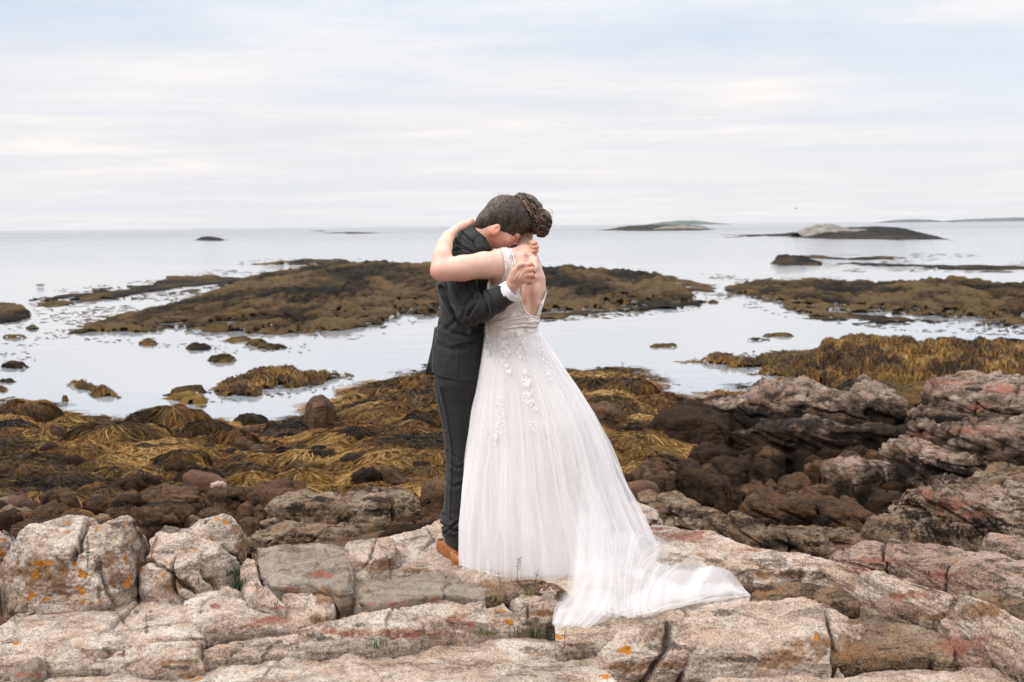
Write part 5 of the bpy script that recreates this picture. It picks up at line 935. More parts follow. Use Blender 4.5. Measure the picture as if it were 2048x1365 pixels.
# jacket
jk = Field([-.52, 4.9, 2.3], [.30, 5.95, 3.3], .0036)
JR = [(452, 932, 958, .07), (462, 922, 972, .11), (475, 908, 982, .16), (495, 900, 985, .20), (520, 893, 985, .215), (560, 874, 985, .205), (597, 879, 983, .185), (624, 880, 981, .172), (650, 875, 979, .172), (677, 870, 978, .18), (720, 863, 977, .19), (750, 862, 975, .19), (775, 863, 972, .19)]
jk.stack(JR, 5.47, .02, p=2.3)
jk.chain(C_([(926, 499, 5.34, 25), (922, 540, 5.28, 27), (927, 580, 5.24, 27), (937, 622, 5.20, 28)]), .025); jk.chain(C_([(937, 626, 5.20, 27.5), (965, 617, 5.16, 26), (990, 602, 5.13, 24.5), (1016, 585, 5.11, 22.5)]), .012)
jk.chain(C_([(955, 500, 5.60, 26), (1000, 560, 5.68, 22)]), .03); jk.chain(C_([(1000, 560, 5.68, 22), (1036, 520, 5.57, 16)]), .012)
ca, cb = P(1016.5, 584.5, 5.11), P(990, 600, 5.13); cdir = (ca - cb) / np.linalg.norm(ca - cb)
jk.op(lambda p: -((p - ca) @ cdir), ca - .09 , ca + .09, 0.001, 's')
jk.cap(ca - cdir * .02, ca + cdir * .06, .046, .046, .001, 's')
za = P(865, 752, 5.3)[2]; zb = P(955, 768, 5.3)[2]; xa, xb = P(865, 752, 5.3)[0], P(955, 768, 5.3)[0]
jk.op(lambda p: (za + (zb - za) * (p[..., 0] - xa) / (xb - xa)) - p[..., 2], [-.6, 4.9, 2.2], [.1, 5.95, 2.7], 0, 'i')
nk = C_([(985, 462, 5.43, 29), (962, 480, 5.44, 28), (950, 492, 5.45, 26)]); [jk.cap(a[0], b_[0], a[1], b_[1], .004, 's') for a, b_ in zip(nk, nk[1:])]
V, Q = jk.mesh(); Nn = vnorm(V, Q)
D = .0035 * fbm(V * np.array([7, 7, 4.5]), 3, 8) + .0018 * (1 - 2 * np.abs(fbm(V * np.array([16, 16, 9]), 2, 12)) * 2)
V = V + Nn * D[:, None]
V = creases(V, Nn, [([(884, 575), (900, 612), (922, 650), (934, 662)], 3.2, .016), ([(957, 596), (950, 612), (936, 632)], 3, .009), ([(964, 588), (972, 604), (978, 624)], 3, .010), ([(974, 586), (984, 600), (988, 616)], 2.4, .007), ([(944, 590), (932, 610), (926, 636)], 3, .006), ([(948, 640), (940, 655)], 3, .006), ([(955, 640), (962, 652)], 3, .005),
    ([(905, 560), (915, 590), (925, 612)], 3.5, .006), ([(930, 560), (938, 585), (948, 600)], 3.5, .006), ([(890, 660), (915, 640), (935, 655)], 4, .005), ([(880, 650), (905, 668), (935, 672)], 4, .005), ([(878, 690), (900, 700), (930, 698)], 5, .004), ([(922, 690), (919, 725), (916, 762)], 1.2, .004), ([(876, 650), (871, 700), (868, 750)], 1.3, .004),
    ([(905, 480), (918, 490), (936, 500)], 2.4, .006), ([(904, 503), (925, 498), (950, 508)], 2.5, .005), ([(912, 470), (925, 478), (940, 492)], 1.4, .004), ([(1000, 565), (1008, 592), (1020, 604)], 3, .002), ([(962, 500), (955, 515)], 2.5, .005)])
link('jacket', mesh_np('jacket', V, Q, M_SUIT), parent=MAN); JK = [o for o in MAN.children if o.name == 'jacket'][0]; BVJ = bvh(V, Q)
def patch(name, poly, tree, mat, parent, off=.006, thick=.005, n=26, edge=.0, bulge=0.0, label=None, fall=5.3):
    """cloth piece lying on a surface, its outline given in photo px"""
    poly = np.array(poly, float); x0, y0 = poly.min(0); x1, y1 = poly.max(0); X, Y = np.meshgrid(np.linspace(x0, x1, n), np.linspace(y0, y1, n), indexing='ij')
    ins = inpoly(X, Y, poly); c = poly.mean(0)
    # snap outside grid points onto the outline so that the edge is clean
    A = poly; Bp = np.roll(poly, -1, 0); best = np.full(X.shape, 1e9); SX, SY = X.copy(), Y.copy()
    for a, b_ in zip(A, Bp):
        ab = b_ - a; t = np.clip(((X - a[0]) * ab[0] + (Y - a[1]) * ab[1]) / (ab @ ab + 1e-9), 0, 1); qx_, qy_ = a[0] + t * ab[0], a[1] + t * ab[1]; dd = np.hypot(X - qx_, Y - qy_); m = dd < best
        best = np.where(m, dd, best); SX = np.where(m, qx_, SX); SY = np.where(m, qy_, SY)
    near_ = (~ins) & (best < max((x1 - x0), (y1 - y0)) / n * 1.5); ok = ins | near_; PX = np.where(ins, X, SX); PY = np.where(ins, Y, SY)
    P3 = np.zeros((n, n, 3)); got = np.zeros((n, n), bool)
    for i in range(n):
        for j in range(n):
            if ok[i, j]:
                p, nn = onto(tree, PX[i, j], PY[i, j], off)
                if p is not None:
                    bl_ = bulge * min(1, best[i, j] / 6) if ins[i, j] else 0; P3[i, j] = p + nn * bl_; got[i, j] = True
    if not got.any(): return None
    q = gridq(n, n); ks = got.reshape(-1)[q].all(1); q = q[ks]; V = P3.reshape(-1, 3)
    dm = np.median(V[got.reshape(-1)][:, 1]); far_ = np.abs(V[:, 1] - dm) > .22; q = largest(q[~far_[q].any(1)], n * n)
    me = mesh_np(name, V, q, mat); o = link(name, me, parent=parent, label=label)
    sm = o.modifiers.new('thick', 'SOLIDIFY'); sm.thickness = thick; sm.offset = 0; return o
patch('collar', [(920, 462), (933, 447), (940, 450), (947, 461), (956, 473), (950, 481), (944, 483), (934, 474)], BVJ, M_SUIT, MAN, off=.007, bulge=.004)
patch('lapel', [(947, 483), (957, 474), (968, 484), (982, 497), (968, 500), (956, 503), (950, 494)], BVJ, M_SUIT, MAN, off=.006, bulge=.004)
patch('pocket_flap', [(895, 674), (930, 669), (966, 663), (968, 679), (932, 686), (900, 693), (896, 690)], BVJ, M_SUIT, MAN, off=.0035)
for x, y in [(1010, 613), (1003, 617), (996, 621), (1017, 609)]:
    p, nn = onto(BVJ, x - 2, y - 3, .001)
    if p is not None:
        a_ = np.cross(nn, [0, 0, 1]); a_ /= np.linalg.norm(a_); c_ = np.cross(nn, a_); t_ = np.linspace(0, 2 * np.pi, 12, endpoint=False)
        ring = lambda r, h_: p + nn * h_ + r * (np.cos(t_)[:, None] * a_ + np.sin(t_)[:, None] * c_)
        Vb = np.concatenate([ring(.0055, 0), ring(.0058, .0022), ring(.0042, .003), ring(.003, .0018), ring(.0003, .0018)]); qb = []
        for l_ in range(4):
            for i in range(12): qb.append([l_ * 12 + i, l_ * 12 + (i + 1) % 12, (l_ + 1) * 12 + (i + 1) % 12, (l_ + 1) * 12 + i])
        link('button', mesh_np('button', Vb, qb, M_BTN), parent=JK)
# vent flap hanging off the back
fl = np.array([[(869, 655), (876, 668)], [(864, 690), (874, 700)], [(857, 720), (870, 728)], [(850, 748), (866, 752)]], float)
rows_ = []
for r_, dd in zip(fl, (5.44, 5.43, 5.42, 5.41)):
    rows_.append([P(r_[0][0] + (r_[1][0] - r_[0][0]) * t, r_[0][1] + (r_[1][1] - r_[0][1]) * t, dd - .03 * t) for t in np.linspace(0, 1, 6)])
G = np.array(rows_); o = link('vent_flap', mesh_np('vent_flap', G.reshape(-1, 3), gridq(4, 6), M_SUITD), parent=JK); m_ = o.modifiers.new('thick', 'SOLIDIFY'); m_.thickness = .006
# shirt: cuff and collar
fs = Field([-.30, 4.95, 2.7], [.12, 5.7, 3.3], .0035)
c1 = P(1010, 589, 5.115); c2 = P(1025, 577.5, 5.105); fs.cap(c1, c2, .050, .046, .001); 
sdir = (c2 - c1) / np.linalg.norm(c2 - c1); fs.op(lambda p: (p - c2) @ sdir, c2 - .08, c2 + .08, 0, 'i'); fs.cap(c1 + sdir * .02, c2 + sdir * .05, .040, .038, .001, 's')
V, Q = fs.mesh(); link('shirt_cuff', mesh_np('shirt_cuff', V, Q, M_SHIRT), parent=MAN)
fs = Field([-.36, 5.2, 2.9], [.12, 5.75, 3.35], .003)
a_, b_ = P(950, 491, 5.45), P(969, 473.5, 5.438); fs.cap(a_, b_, pxr(28.5, 5.4), pxr(28, 5.4), .001); nd = (b_ - a_) / np.linalg.norm(b_ - a_)
fs.op(lambda p: (p - b_) @ nd, b_ - .12, b_ + .12, 0, 'i'); fs.cap(a_ - nd * .05, b_ + nd * .05, pxr(26.4, 5.4), pxr(26, 5.4), .001, 's')
fs.op(lambda p: (a_ - p) @ nd, a_ - .12, a_ + .12, 0, 'i')
V, Q = fs.mesh(blur=0); link('shirt_collar', mesh_np('shirt_collar', V, Q, M_SHIRT), parent=MAN)
# trousers
tr = Field([-.48, 5.15, 1.55], [.05, 5.85, 2.75], .004)
TR = [(735, 868, 972, .15), (765, 868, 966, .15), (800, 874, 962, .125), (830, 881, 957, .115), (890, 891, 951, .10), (940, 893, 948, .095), (1000, 888, 944, .092), (1040, 883, 942, .092), (1060, 884, 941, .094), (1076, 888, 939, .094), (1100, 889, 938, .094)]
tr.stack(TR, 5.43, .02); tr.stack([(r[0], r[1] + 22, r[2] + 18, r[3], 5.62) for r in TR], 5.62, .02)
lo_ = P(888, 1080, 5.43)[2]
tr.op(lambda p: (P(888, 1078, 5.43)[2] - .16 * (p[..., 0] - P(888, 1078, 5.43)[0]) * 2.2 + .012 * np.sin(p[..., 1] * 30)) - p[..., 2], [-.5, 5.1, 1.5], [.1, 5.9, 1.95], 0, 'i')
V, Q = tr.mesh(); Nn = vnorm(V, Q)
D = .004 * fbm(V * np.array([10, 10, 3]), 3, 4) + .010 * sstep(2.0, 1.75, V[:, 2]) * fbm(V * np.array([6, 6, 19]), 3, 14) + .006 * np.exp(-((V[:, 2] - 2.12) / .1) ** 2) * fbm(V * np.array([7, 7, 18]), 3, 15)
V = V + Nn * D[:, None]
V = creases(V, Nn, [([(884, 775), (897, 830), (906, 900), (905, 960), (902, 1040)], 1.6, .006), ([(872, 770), (882, 815), (890, 860)], 2.5, .006), ([(886, 1050), (905, 1062), (925, 1058)], 3, .012), ([(890, 1068), (908, 1050), (922, 1040)], 2.5, .009), ([(888, 1030), (902, 1042)], 3, .008), ([(895, 925), (915, 938), (935, 930)], 3, .006), ([(895, 905), (912, 915)], 3, .005), ([(890, 965), (905, 975), (925, 968)], 3.5, .005)])
link('trousers', mesh_np('trousers', V, Q, M_SUIT), parent=MAN)
# shoe
SHO = Vector((0, 0, 0)); sh = Field([-.45, 5.05, 1.45], [.02, 5.75, 1.95], .0028)
sh.chain(C_([(884, 1094, 5.48, 12.5), (900, 1104, 5.42, 14), (922, 1121, 5.34, 14), (946, 1138, 5.27, 12.5), (962, 1147, 5.23, 9.5)]), .02); sh.chain(C_([(886, 1082, 5.47, 12), (897, 1088, 5.44, 13.5), (906, 1098, 5.40, 13)]), .02)
def splane(off):
    a_ = P(869, 1106, 5.52); b_ = P(960, 1156, 5.25); n_ = np.cross(b_ - a_, np.array([.9, .45, 0])); n_ /= np.linalg.norm(n_); n_ = n_ if n_[2] > 0 else -n_; return (lambda p: (a_ + n_ * off - p) @ n_), n_, a_
pf, sn, sa = splane(.0)
sh.op(splane(.004)[0], [-.5, 5, 1.4], [.1, 5.8, 2], 0, 'i'); sh.cap(P(886, 1076, 5.47), P(898, 1082, 5.43), .026, .026, .004, 's')
V, Q = sh.mesh(); Nn = vnorm(V, Q); V = creases(V, Nn, [([(884, 1102), (890, 1093), (900, 1094), (908, 1104), (915, 1107)], 1.1, .0022), ([(886, 1105), (892, 1097), (899, 1097), (906, 1107)], .8, .0015), ([(910, 1096), (914, 1106)], .9, .0015)])
SH = link('shoe', mesh_np('shoe', V, Q, M_SHOE), parent=MAN)
so_ = Field([-.45, 5.05, 1.42], [.02, 5.75, 1.95], .003); so_.chain(C_([(884, 1094, 5.48, 13.6), (900, 1104, 5.42, 15), (922, 1121, 5.34, 15.2), (946, 1138, 5.27, 13.6), (962, 1147, 5.23, 10.5)]), .02)
so_.op(splane(-.008)[0], [-.5, 5, 1.4], [.1, 5.8, 2], 0, 'i'); pf2 = splane(.005)[0]; so_.op(lambda p: -pf2(p), [-.5, 5, 1.4], [.1, 5.8, 2], 0, 'i')
V, Q = so_.mesh(blur=0); link('sole', mesh_np('sole', V, Q, M_SOLE), parent=SH)
he = Field([-.45, 5.25, 1.42], [-.1, 5.75, 1.95], .003); he.cap(P(882, 1104, 5.49), P(893, 1112, 5.44), .032, .032, .001)
he.op(splane(-.034)[0], [-.5, 5, 1.4], [.1, 5.8, 2], 0, 'i'); pf3 = splane(-.008)[0]; he.op(lambda p: -pf3(p), [-.5, 5, 1.4], [.1, 5.8, 2], 0, 'i')
hp = P(893, 1114, 5.44); hd = P(960, 1156, 5.25) - P(869, 1106, 5.52); hd /= np.linalg.norm(hd); he.op(lambda p: (p - hp) @ hd, [-.5, 5, 1.4], [.1, 5.8, 2], 0, 'i')
V, Q = he.mesh(blur=0); link('heel', mesh_np('heel', V, Q, M_HEEL), parent=SH)
# ================================================================== THE BRIDE
BRI = empty('person', P(1020, 1150, 5.3), 'bride seen from behind, white lace and tulle dress, dark pinned up hair, hugging the man', 'person')
fb = Field([-.46, 4.95, 2.1], [.30, 5.85, 3.4], .0032)
BR = [(508, 1020, 1066, .05), (520, 1004, 1075, .075), (536, 992, 1084, .095), (555, 978, 1090, .105), (582, 974, 1091, .108), (605, 973, 1086, .103), (630, 974, 1077, .10), (655, 975, 1071, .10), (667, 974, 1072, .10), (676, 988, 1058, .075), (740, 990, 1060, .075)]
fb.stack(BR, 5.30, .02)
fb.chain(C_([(1046, 452, 5.50, 15), (1047, 482, 5.465, 15.5), (1049, 518, 5.38, 21)]), .03)
fb.cap(P(1048, 512, 5.37), P(1002, 522, 5.25), .042, .05, .05); fb.cap(P(1054, 514, 5.38), P(1068, 534, 5.38), .036, .038, .04)
fb.ell(P(1046, 432, 5.50), (.080, .095, .105), None, .03)
fb.chain(C_([(994, 531, 5.22, 27), (968, 531, 5.17, 26), (925, 537, 5.12, 25), (886, 542, 5.10, 21)]), .02, kfirst=.05)
fb.chain(C_([(881, 541, 5.10, 21.5), (884, 515, 5.14, 19), (889, 492, 5.20, 15.5), (896, 474, 5.27, 12), (910, 460, 5.35, 9)]), .015)
fb.chain(C_([(910, 460, 5.35, 9), (926, 453, 5.39, 9.5), (936, 449, 5.41, 8)]), .01)
for k_, (x, y) in enumerate([(947, 441), (949, 445), (949, 449), (947, 453)]): fb.chain(C_([(934, 449, 5.41, 5), (x - 5, y, 5.42, 3.8), (x, y + 1, 5.44, 3.3)]), .004)
fb.chain(C_([(1064, 532, 5.46, 18), (1010, 520, 5.66, 20), (960, 500, 5.68, 16), (945, 480, 5.62, 10)]), .02)
V, Q = fb.mesh(); px, py = proj(V); arm_ = (px < 995) & (py < 575)
E_ = np.concatenate([Q[:, [0, 1]], Q[:, [1, 2]], Q[:, [2, 3]], Q[:, [3, 0]]]); cnt_ = np.bincount(E_[:, 0], minlength=len(V)) + np.bincount(E_[:, 1], minlength=len(V))
for _ in range(40):
    Sm = np.zeros_like(V); np.add.at(Sm, E_[:, 0], V[E_[:, 1]]); np.add.at(Sm, E_[:, 1], V[E_[:, 0]]); Sm /= cnt_[:, None]; wq_ = np.where(arm_ & ((py > 462) | (px < 915)), .5, .08 if _ < 10 else 0)[:, None]; V = V * (1 - wq_) + Sm * wq_
Nn = vnorm(V, Q)
V = creases(V, Nn, [([(1057, 515), (1061, 560), (1063, 600), (1064, 632)], 6, .010), ([(1034, 540), (1040, 570), (1036, 590)], 6, .007), ([(1075, 545), (1083, 575), (1080, 600)], 5, .005)])
V = creases(V, Nn, [([(1048, 545), (1050, 600)], 5, .004), ([(1070, 520), (1072, 555)], 6, .006), ([(1020, 512), (1046, 508)], 5, .003)], sgn=1)
px, py = proj(V); flush = np.maximum(.7 * np.exp(-((px - 868) / 16) ** 2 - ((py - 548) / 16) ** 2), .35 * np.exp(-((px - 925) / 60) ** 2 - ((py - 558) / 12) ** 2))
link('body', mesh_np('body', V, Q, M_SKINB, attrs={'flush': flush}), parent=BRI); BVB = bvh(V, Q); VB, QB, NB = V, Q, Nn
# dress: bodice is the body surface pushed out, cut to the neckline
BOD = [(1001, 494), (1007, 510), (1009, 528), (1009, 545), (1003, 560), (996, 570), (988, 572), (978, 566), (968, 560), (955, 570), (955, 672), (1080, 672), (1075, 650), (1073, 634), (1060, 634), (1054, 629), (1048, 620), (1042, 600), (1036, 579), (1031, 550), (1027, 526), (1020, 503), (1013, 494)]
SLV = [(1100, 575), (1100, 640), (1070, 645), (1071, 633), (1079, 614), (1087, 597), (1091, 584), (1094, 578)]
def shell(name, polys, off, mat, parent, backz=None):
    Vs = VB + NB * off; px, py = proj(Vs); qc = Q_ = QB; cx_, cy_ = px[Q_].mean(1), py[Q_].mean(1); front = (NB[Q_].mean(1) @ fwd) < .15
    ins = np.zeros(len(Q_), bool)
    for pl_ in polys: ins |= inpoly(cx_, cy_, pl_)
    arm = (Vs[Q_].mean(1)[:, 0] < P(1001, 560, 5.2)[0]) & (cy_ < 566) 
    k1 = ins & front & ~arm
    if backz is not None: k1 |= (~front) & (cy_ > backz[0]) & (cy_ < backz[1]) & (cx_ > 955)
    Q2 = Q_[k1]; u_, inv = np.unique(Q2, return_inverse=True)
    return Vs[u_], inv.reshape(-1, 4)
DR = None
# ---- skirt
SKL = [(650, 972), (662, 973), (690, 970), (730, 964), (780, 955), (820, 945), (875, 937), (930, 930), (985, 924), (1040, 918), (1090, 916), (1150, 914), (1200, 912)]
SKR = [(650, 1073), (662, 1077), (690, 1094), (730, 1119), (780, 1151), (830, 1180), (890, 1205), (960, 1226), (1000, 1242), (1060, 1268), (1120, 1290), (1200, 1300)]
def skirt(name, grow, seed, amp, mat, parent, nu=720, nv=150, sharp=1.0, hem=0.0, den=None, top=652, far=True, freq=1.0, bot=1.588):
    th = np.linspace(0, 2 * np.pi, nu + 1)[:-1]; t = np.linspace(0, 1, nv); zt = P(1020, top, 5.31)[2]; zb = bot
    TH, T = np.meshgrid(th, t, indexing='ij')
    zrow = zt + (zb - zt) * T; pyr = CY + 0 * T
    ctr = np.array([0.0, 5.31]); dep = 5.31 + .06 * T
    py_ = np.interp(T, [0, 1], [top, 0]) 
    # photo row of each height on the skirt axis
    zs = np.linspace(zt, zb, 200); pys = np.array([proj(np.array([0.02, 5.33, z]))[1] for z in zs]); pyr = np.interp(-zrow, -zs, pys)
    xl = np.interp(pyr, [a[0] for a in SKL], [a[1] for a in SKL]); xr = np.interp(pyr, [a[0] for a in SKR], [a[1] for a in SKR])
    ax = (xr - xl) / 2 * dep / F; cxm = ((xl + xr) / 2 - CX) * dep / F - (pyr - CY) * 0 + (pyr - CY) * math.sin(ROLL) * dep / F
    bd = np.interp(T, [0, .12, .4, .8, 1], [.103, .125, .20, .28, .31])
    q = np.stack([np.cos(TH) * 1.3 * freq, np.sin(TH) * 1.3 * freq, T * .5 + seed], -1)
    f1 = fbm(q * 3.2, 3, seed); f2 = 1 - np.abs(noise(q * np.array([6, 6, 1.2]), seed + 4)) * 2.2; f3 = 1 - np.abs(noise(q * np.array([15, 15, 1.5]), seed + 7)) * 2.2
    A = sstep(.02, .9, T) * amp; disp = A * (2.6 * f1 + .45 * sharp * f2 + .10 * sharp * f3) + .001 * sharp * f3 * sstep(0, .1, T)
    nr = 1 + (disp + grow * (0.35 + T)) / np.maximum(np.hypot(ax * np.cos(TH), bd * np.sin(TH)), .05)
    X = cxm + ax * np.cos(TH) * nr; Y = dep + bd * np.sin(TH) * nr; Z = zrow + hem * T ** 12 * (noise(q * 4, seed + 9))
    # keep the left silhouette inside the traced line
    G = np.stack([X, Y, Z], -1); dn = .42 + .20 * sstep(.2, 1, f2) + .16 * sstep(.4, 1, f3) + .10 * f1
    me = mesh_np(name, G.reshape(-1, 3), gridq(nu, nv, True), mat, attrs={'den': np.clip(dn, 0, 1)})
    return G, link(name, me, parent=parent)
G0, DR = skirt('dress', -.004, 3, .022, M_LINE, BRI, sharp=.6, bot=1.60)
G1, _ = skirt('tulle_layer', .008, 5, .026, M_TULLE, DR, sharp=1.2, hem=.02, freq=1.1)
G2, _ = skirt('tulle_layer', .020, 9, .030, M_TULLE2, DR, sharp=1.4, hem=.035, freq=1.3, bot=1.575)
Vb_, Qb_ = shell('bodice', [BOD, SLV], .0045, M_LACE, DR, (575, 672)); link('bodice', mesh_np('bodice', Vb_, Qb_, M_LACE), parent=DR)
Vw_, Qw_ = shell('waistband', [[(950, 650), (985, 645), (1020, 639), (1050, 633), (1080, 634), (1080, 651), (1040, 653), (1000, 659), (950, 667)]], .010, M_LACE, DR, (638, 660)); link('waistband', mesh_np('waistband', Vw_, Qw_, M_LACE), parent=DR)
def trim(name, line, tree, r=.0022, mat=None, parent=None, off=.005, n=60):
    line = np.array(line, float); sg = np.r_[0, np.cumsum(np.hypot(*np.diff(line, axis=0).T))]; s_ = np.linspace(0, sg[-1], n); X = np.interp(s_, sg, line[:, 0]); Y = np.interp(s_, sg, line[:, 1]); pts = []
    for x, y in zip(X, Y):
        p, nn = onto(tree, x, y, off)
        if p is not None and (not pts or abs(p[1] - pts[-1][1]) < .06): pts.append(p)
    if len(pts) < 4: return
    V, Q = tubes([pts], r); return link(name, mesh_np(name, V, Q, mat or M_THREAD), parent=parent or DR)
for ln in ([(1001, 496), (1007, 510), (1009.5, 528), (1009, 545), (1003, 560), (996, 570), (988, 572), (978, 566), (969, 561)], [(1020, 500), (1024, 512), (1028, 526), (1032, 550), (1037, 579), (1043, 600), (1049, 620), (1055, 629), (1062, 634), (1071, 633), (1079, 614), (1087, 597), (1090, 586)]): trim('lace_edging', ln, BVB, .0032, off=.006, n=90)
for ln in ([(974, 650), (1000, 644), (1030, 637), (1050, 633), (1072, 635)], [(975, 656), (1000, 650), (1040, 643), (1073, 643)], [(975, 664), (1000, 659), (1040, 652), (1074, 650)]): trim('bead_cord', ln, BVB, .0024, off=.012, n=60)
# beaded rows in the waistband, lace leaves on bodice and skirt
BVS = bvh(G2.reshape(-1, 3), gridq(G2.shape[0], G2.shape[1], True))
def leaves(pts, tree, off=.003):
    Vs, Qs, o = [], [], 0
    for (x, y, ang, L_, W_) in pts:
        p, nn = onto(tree, x, y, off)
        if p is None: continue
        a_ = RT * math.cos(ang) + UP * math.sin(ang); a_ = a_ - nn * (a_ @ nn); a_ /= np.linalg.norm(a_); c_ = np.cross(nn, a_)
        for tt, ww, hh in ((0, .02, 0), (.25, .8, .15), (.55, 1, .22), (.8, .6, .15), (1, .04, 0)):
            Vs += [p + a_ * L_ * tt - c_ * W_ * ww / 2, p + a_ * L_ * tt + nn * W_ * hh * .5, p + a_ * L_ * tt + c_ * W_ * ww / 2]
        for k_ in range(4):
            b0 = o + k_ * 3; Qs += [[b0, b0 + 1, b0 + 4, b0 + 3], [b0 + 1, b0 + 2, b0 + 5, b0 + 4]]
        o += 15
    return np.array(Vs), np.array(Qs)
rg = np.random.default_rng(21)
def cluster(path, wd, n, sz=.013, tree=None, name='lace_applique'):
    path = np.array(path, float); sg = np.r_[0, np.cumsum(np.hypot(*np.diff(path, axis=0).T))]; L = []
    for _ in range(n):
        s_ = rg.random() * sg[-1]; x = np.interp(s_, sg, path[:, 0]); y = np.interp(s_, sg, path[:, 1]); w_ = wd * (1 - .5 * abs(2 * s_ / sg[-1] - 1)); ph = s_ * .12
        kk = rg.random()
        if kk < .62:    # leaf pairs leaving the stem
            sd = 1 if rg.random() < .5 else -1; L.append((x + sd * rg.uniform(0, .35) * w_ + w_ * .15 * math.sin(ph * 3), y, -math.pi / 2 + sd * rg.uniform(.5, 1.2), sz * rg.uniform(.7, 1.2), sz * rg.uniform(.35, .5)))
        elif kk < .7:  # five petalled flower
            cx_, cy_ = x + rg.normal(0, w_ * .25), y
            for j in range(6): L.append((cx_ + 1.2 * math.cos(j * 1.047), cy_ - 1.2 * math.sin(j * 1.047), j * 1.047 + rg.normal(0, .1), sz * .75, sz * .48))
        else: L.append((x, y, -math.pi / 2 + rg.normal(0, .3), sz * 1.1, sz * .22))
    V, Q = leaves(L, tree or BVS)
    if len(Q): link(name, mesh_np(name, V, Q, M_THREAD, smooth=False), parent=DR)
cluster([(1003, 662), (1010, 690), (1009, 715), (1019, 748)], 24, 90); cluster([(1050, 742), (1053, 775), (1060, 800), (1069, 820)], 22, 80); cluster([(998, 790), (1002, 815), (1004, 840), (996, 865), (988, 892)], 16, 70)
cluster([(1034, 658), (1042, 685), (1041, 716)], 20, 50); cluster([(977, 668), (975, 690), (974, 712)], 10, 26); cluster([(1052, 655), (1066, 662), (1082, 676)], 16, 30); cluster([(1058, 840), (1066, 862)], 10, 14); cluster([(1080, 690), (1094, 725), (1100, 760)], 14, 30); cluster([(985, 655), (1010, 662), (1050, 656)], 12, 40)
cluster([(970, 570), (974, 600), (976, 640)], 18, 50, .010, BVB); cluster([(1014, 502), (1018, 520), (1020, 545)], 10, 34, .009, BVB); cluster([(1035, 590), (1040, 610), (1046, 628)], 12, 36, .009, BVB); cluster([(1000, 615), (1020, 620), (1040, 632)], 18, 60, .010, BVB); cluster([(985, 640), (1000, 630), (1020, 632)], 12, 40, .010, BVB)
# ---- train
def foldnoise(G, foc, seed, fr=8, amp=.02):
    d = G - foc; ang = np.arctan2(d[..., 2] * 1.3 - d[..., 1] * .9, d[..., 0]); r = np.linalg.norm(d, axis=-1)
    q = np.stack([ang * fr, r * 2.2, r * 0 + seed], -1)
    return amp * (1.2 * fbm(q * .5, 2, seed) + .7 * (1 - np.abs(noise(q, seed + 1)) * 2.2) + .35 * (1 - np.abs(noise(q * np.array([2.3, 1.5, 1]), seed + 2)) * 2.2)), q
def train(name, top, bot, g, e, rise, grow, seed, mat, amp, foc, **k):
    Gt = rockmesh(top, bot, g=g, e=e, rise=rise, rough=0, crack=0, strata=0, lump=.0, seed=seed, step=1.3, n=3.2, sink=.03, soft=7, **k)
    Nn = gnormals(Gt); c = Gt.reshape(-1, 3).mean(0); 
    if Nn[Gt.shape[0] // 2, Gt.shape[1] // 2] @ (CAM - c) < 0: Nn = -Nn
    D, q = foldnoise(Gt, foc, seed, amp=amp); nu, nv = D.shape; edge = np.sin(np.linspace(0, np.pi, nu))[:, None] ** .5
    D = D * edge + .10 * amp * fbm(Gt * 9, 3, seed + 5); Gt = Gt + Nn * (D * (.35 + .65 * sstep(.05, .35, np.linalg.norm(Gt - foc, axis=-1) - .2)) + grow)[..., None]
    den = .30 + .40 * np.clip(D / amp, -1.4, 1.4) * .5 + .40 * sstep(.1, 1, 1 - np.abs(noise(q * np.array([3.1, 1, 1]), seed + 9)) * 2.4)
    if mat is not M_TL:
        jb = max(3, int(Gt.shape[1] * .08)); V_, Q_ = tubes(Gt[4:-4, jb][None], .0013, 5); link('hem', mesh_np('hem', V_, Q_, M_THREAD), parent=DR)
    return Gt, link(name, mesh_np(name, Gt.reshape(-1, 3), gridq(*Gt.shape[:2]), mat, attrs={'den': np.clip(den, 0, 1)}), parent=DR)
foc = P(1190, 960, 5.1)
TT = [(1180,1010),(1205,985),(1225,975),(1240,1000),(1258,1030),(1275,1042),(1290,1060),(1302,1072),(1315,1064),(1330,1080),(1345,1096),(1390,1098),(1430,1113),(1465,1131),(1485,1155),(1502,1187)]
TB = [(1180,1245),(1240,1244),(1290,1236),(1330,1222),(1400,1208),(1480,1197),(1502,1192)]
train('train_layer', [(x - 6, y + 8) for x, y in TT[:-2]] + [(1470, 1150), (1484, 1180)], [(1185,1225),(1240,1226),(1290,1220),(1330,1206),(1400,1190),(1484,1184)], 1.53, .55, .04, -.016, 31, M_TL, .022, foc, maxd=.5, lean=1.6)
train('train_layer', TT, TB, 1.53, .50, .05, .000, 33, M_TT, .022, foc, maxd=.5, lean=1.5)
train('train_layer', [(x, y - 4) for x, y in TT[:-3]] + [(1440, 1135), (1470, 1165)], [(1160,1252),(1210,1250),(1290,1240),(1330,1224),(1400,1204),(1470,1186)], 1.54, .55, .05, .010, 35, M_TT2, .026, foc, maxd=.5, lean=1.4)
